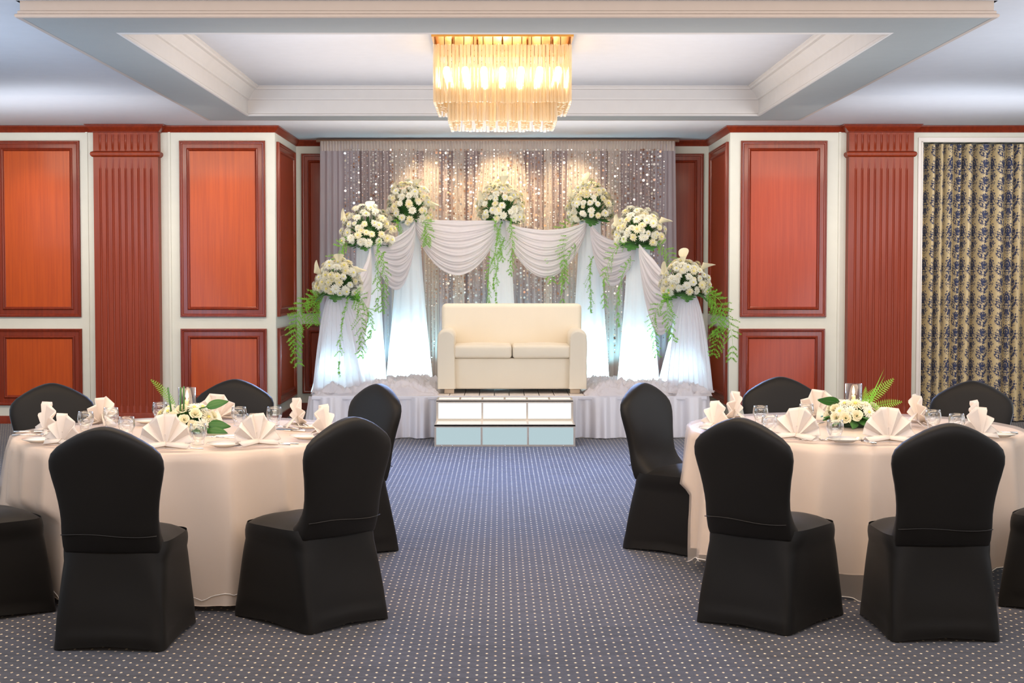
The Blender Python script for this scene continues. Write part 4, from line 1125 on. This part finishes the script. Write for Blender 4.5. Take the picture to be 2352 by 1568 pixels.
for px, py, tc, sc, er, lab in [
 (104, 1000, TL, 1.12, .3, 'fan-folded napkin leaning narrow at the left end of left table'),
 (142, 1024, TL, 1.0, 0, 'pinkish folded napkin half hidden behind the square-on chair at left table'),
 (232, 976, TL, 1.0, 0, 'folded napkin behind the two glasses at left rear of left table'),
 (375, 1036, TL, 1.08, .2, 'wide fan napkin to the right of the square-on chair at left table'),
 (500, 966, TL, 1.0, 0, 'folded napkin peeking out right of the flowers on left table'),
 (613, 1029, TL, 1.02, 0, 'open fan napkin beside the side plate at the front of left table'),
 (687, 982, TL, 1.05, 0, 'folded napkin nearest the stage on left table'),
 (748, 1002, TL, 1.05, 0, 'narrow folded napkin just behind the half-turned chair at left table'),
 (1640, 986, TR, 1.0, .2, 'narrow folded napkin at the left end of right table'),
 (1683, 968, TR, 1.12, 0, 'tall folded napkin second from the left on right table'),
 (1805, 1016, TR, 1.05, 0, 'fan napkin beside the cutlery at front left of right table'),
 (1878, 963, TR, 1.12, 0, 'folded napkin behind the flowers at left on right table'),
 (2057, 1024, TR, 1.12, 0, 'large fan napkin in front of the flowers at right on right table'),
 (2110, 978, TR, 1.12, 0, 'folded napkin at the rear right of the flowers on right table'),
 (2243, 990, TR, 1.05, 0, 'pointed folded napkin before the chair by the patterned curtain'),
 (2282, 1012, TR, 1.05, 0, 'folded napkin at the right end of right table')]:
    lay('folded_napkin', NAPS[int(px) % 5], px, py, tc, lab, 'napkin', gL if tc is TL else gR, sc, er)
gg = ('glasses on the left table', 'glasses on the right table')
for px, py, tc, lab in [
 (197, 990, TL, 'water glass at the left rear of left table, leftmost of its glasses'), (255, 980, TL, 'water glass in front of the rear folded napkin on left table'),
 (291, 1004, TL, 'water glass just above the square-on chair back at left table'), (455, 1022, TL, 'water glass in front of the flowers on left table'),
 (367, 966, TL, 'water glass behind the left side of the flowers on left table'), (549, 978, TL, 'tall water glass right of the flowers on left table'),
 (583, 996, TL, 'water glass behind the open fan napkin on left table'), (630, 978, TL, 'water glass beside the napkin nearest the stage on left table'),
 (1747, 975, TR, 'water glass right of the tall napkin on right table'), (1768, 1000, TR, 'water glass just behind the front left napkin on right table'),
 (1852, 970, TR, 'water glass before the napkin left of the flowers on right table'), (1918, 1012, TR, 'water glass at the left front of the flowers on right table'),
 (2143, 986, TR, 'water glass right of the rear napkin on right table'), (2197, 996, TR, 'water glass nearest the curtain end of right table')]:
    lay('water_glass', GL, px, py, tc, lab, 'glass', gg[0] if tc is TL else gg[1], 1.0)
gp = ('side plates on the left table', 'side plates on the right table')
for px, py, tc, lab in [
 (516, 1026, TL, 'white side plate with cutlery at the front of left table'), (342, 972, TL, 'white side plate behind the flowers on left table'),
 (705, 1008, TL, 'white side plate right of the open fan napkin on left table'), (712, 984, TL, 'white side plate beneath the napkin nearest the stage'),
 (92, 1016, TL, 'white side plate at the left end of left table'),
 (1936, 1020, TR, 'white side plate in front of the glass by the flowers on right table'), (1640, 990, TR, 'white side plate at the left end of right table'),
 (2300, 1003, TR, 'white side plate at the right end of right table')]:
    lay('side_plate', PL, px, py, tc, lab, 'plate', gp[0] if tc is TL else gp[1], 1.0, 0, .001)
gc = ('cutlery on the left table', 'cutlery on the right table')
for nm, me, px, py, tc, rot, dz, lab in [
 ('fork', FK, 508, 1016, TL, 1.25, .019, 'fork lying on the front side plate of left table'), ('knife', KN, 540, 1012, TL, 1.75, .019, 'knife lying across the front side plate of left table'),
 ('spoon', SPN, 672, 1024, TL, 1.5, 0, 'spoon right of the open fan napkin on left table'), ('fork', FK, 680, 1030, TL, 1.35, 0, 'fork right of the open fan napkin on left table'),
 ('fork', FK, 660, 984, TL, .9, 0, 'fork beside the napkin nearest the stage on left table'), ('knife', KN, 668, 990, TL, 1.0, 0, 'knife beside the napkin nearest the stage on left table'),
 ('knife', KN, 78, 1002, TL, -1.2, .02, 'knife at the left end of left table'), ('fork', FK, 70, 1010, TL, -1.4, .02, 'fork at the left end of left table'), ('spoon', SPN, 425, 1033, TL, 1.4, 0, 'spoon between wide fan napkin and glass on left table'),
 ('knife', KN, 1868, 1020, TR, 1.3, 0, 'knife beside the front left napkin on right table'), ('fork', FK, 1880, 1014, TR, 1.55, 0, 'fork beside the front left napkin on right table'),
 ('spoon', SPN, 1750, 988, TR, .9, 0, 'spoon behind the half-turned chair at right table'), ('fork', FK, 1728, 984, TR, 1.2, 0, 'fork behind the half-turned chair at right table'),
 ('fork', FK, 1985, 1020, TR, .35, .002, 'fork with raised tines left of the large fan napkin on right table'), ('fork', FK, 1997, 1024, TR, .3, .002, 'fork touching the large fan napkin on right table'),
 ('knife', KN, 2112, 1000, TR, -.7, 0, 'knife in front of the rear right napkin on right table'), ('knife', KN, 2312, 1006, TR, 1.3, .02, 'knife at the right end of right table'), ('fork', FK, 1870, 976, TR, -.8, 0, 'fork by the napkin left of the flowers on right table')]:
    lay(nm, me, px, py, tc, lab, 'cutlery', gc[0] if tc is TL else gc[1], 1.0, 0, dz, rot)

# ------------------------------------------------------------------ centrepieces
def rose_mesh(seed):
    rr = random.Random(seed); b = MB()
    for k in range(16):
        t = k/15; a0 = k*2.4; r = .12+.62*t; h = .75-.35*t; span = 1.9-.5*t; fl = .10+.38*t
        def fn(u, v, a0=a0, r=r, h=h, span=span, fl=fl, t=t):
            a = a0+(u-.5)*span; e = 1-(2*u-1)**4*.35; rv = r*(.35+.65*v**.6)+fl*v**3*.55
            return (rv*math.cos(a), rv*math.sin(a), h*v*e+.02*t-(.10*v**4*t))
        b.grid(fn, 6, 5)
    b.lathe([(0, -.15), (.18, -.05), (.36, .10)], 8, mi=1)
    return b.mesh('rose', [M['petal_warm'], M['stem']])
ROSES = [rose_mesh(1), rose_mesh(2)]
def frond_mesh(L=.2, W=.03, n=17, curl=.25):
    b = MB(); P = [Vector((t*L, 0, L*.1*math.sin(t*2)-curl*L*t*t)) for t in [i/n for i in range(n+1)]]
    b.tube(P, [.0022*(1-.6*i/n) for i in range(n+1)], 4)
    for i in range(1, n+1):
        w_ = W*math.sin(PI*min(1, (i/n)*.85+.12))**.7; d = L/n*.48
        for s in (-1, 1):
            p = P[i]; q = p+Vector((d*1.2, s*w_, .1*w_)); m = p.lerp(q, .55)
            b.add([p+Vector((-d*.25, 0, 0)), m+Vector((-d*.5, 0, .002)), q, m+Vector((d*.5, 0, .002)), p+Vector((d*.25, 0, 0))], [(0,1,2,3,4)])
    return b.mesh('fern_frond', M['fern'], smooth=False)
FR = frond_mesh(); FR2 = frond_mesh(.16, .026, 14, .5)
for side, tc, px in (('left', TL, 428), ('right', TR, 1962)):
    rr = random.Random(11 if side == 'left' else 12)
    p = at_y(px, 940, tc[1]); cx, cy = p.x, tc[1]
    e = empty('flower_centrepiece', (cx, cy, TOP), 0, 'low white rose and chrysanthemum centrepiece on the %s table' % side, 'flowers', 'table centrepieces')
    b = MB(); b.lathe([(0, 0), (.085, 0), (.095, .01), (.085, .035), (.045, .045), (0, .045)], 24); b.build('flower_bowl', M['pot'], e, smooth=True, angle=40)
    pts = []; tries = 0
    while len(pts) < 34 and tries < 4000:
        tries += 1; a = rr.uniform(0, 2*PI); se = rr.uniform(-.15, .85); ce = math.sqrt(1-se*se); d = Vector((ce*math.cos(a), ce*math.sin(a), se))
        if all((d-q).length > .38 for q in pts): pts.append(d)
    for k, d in enumerate(pts):
        pos = Vector((d.x*.145, d.y*.13, .055+d.z*.085)); rose = rr.random() < .5
        if rose: put('rose', rr.choice(ROSES), e, pos, d+Vector((0, -.3, .25)), rr.uniform(.030, .038), rr.uniform(0, 6))
        else: put('chrysanthemum', rr.choice(MUMS), e, pos, d+Vector((0, -.2, .2)), rr.uniform(.038, .048), rr.uniform(0, 6))
    for k in range(16):
        a = 2*PI*k/16+rr.uniform(-.2, .2); o = link('leaf', LEAF, e); o.location = (math.cos(a)*.075, math.sin(a)*.075, rr.uniform(.03, .06)); o.rotation_euler = (rr.uniform(-.5, .5), rr.uniform(-.25, .1), a); o.scale = (.85,)*3
    fo = link('foliage', foliage_mesh(.13, .10, 60), e); fo.location = (0, 0, .04)
    if side == 'left':
        for (dx, dy, h, tx) in ((-.055, -.10, .245, -.02), (-.012, -.10, .245, .004), (.004, -.09, .25, .002)):
            b = MB(); b.tube([(dx, dy, .08), (dx+tx, dy, h)], .0048, 8); b.build('green_reed', M['stem'], e)
        o = link('fern_frond', FR, e); o.location = (-.06, 0, .13); o.rotation_euler = (1.2, -.95, PI+.2); o.scale = (.95,)*3
        for (x, z_, a) in ((.12, .12, -.1), (.13, .03, .1), (.12, .0, -.4)):
            o = link('leaf', LEAF, e); o.location = (x, -.08, z_+.02); o.rotation_euler = (1.0, -.4 if z_ > .1 else .0, a); o.scale = (.9,)*3
    else:
        for (x, z_, rx, ry, a, s) in ((.04, .12, 1.2, -.75, .1, 1.1), (.05, .10, 1.2, -.25, 0, 1.0), (.03, .11, 1.3, -1.35, .2, .7), (.02, .12, 1.3, -.9, .0, .8)):
            o = link('fern_frond', FR if s > .9 else FR2, e); o.location = (x, -.07, z_); o.rotation_euler = (rx, ry, a); o.scale = (s,)*3
        b = MB(); b.add([(.05, -.06, .10), (.080, -.062, .18), (.152, -.05, .325), (.090, -.058, .18), (.06, -.06, .10)], [(0,1,2,3,4)]); b.add([(.06, -.05, .10), (.09, -.052, .17), (.160, -.04, .29), (.10, -.048, .17), (.07, -.05, .10)], [(0,1,2,3,4)])
        b.build('blade_leaf', M['fern'], e, smooth=False)
        o = link('leaf', LEAF, e); o.location = (-.08, 0, .13); o.rotation_euler = (1, -.3, PI)
    c = empty('candle_lamp', (cx, cy+.02, TOP), 0, 'lit candle in a clear glass cylinder amid the %s table flowers' % side, 'candle', 'candles in glass cylinders')
    b = MB(); b.lathe([(0, .046), (.044, .046), (.046, .05), (.0475, .235), (.0455, .235), (.044, .052), (0, .052)], 28); b.build('glass_cylinder', M['glass'], c)
    b = MB(); b.lathe([(0, .054), (.012, .054), (.012, .165), (.009, .172), (0, .170)], 14); b.build('candle', M['wax'], c)
    b = MB(); b.lathe([(0, .172), (.005, .176), (.0085, .190), (.006, .206), (.002, .220), (0, .224)], 12); b.build('flame', M['flame'], c)
    point('candle_light', (cx, cy-.01, TOP+.20), .5, (1, .6, .25), .012)
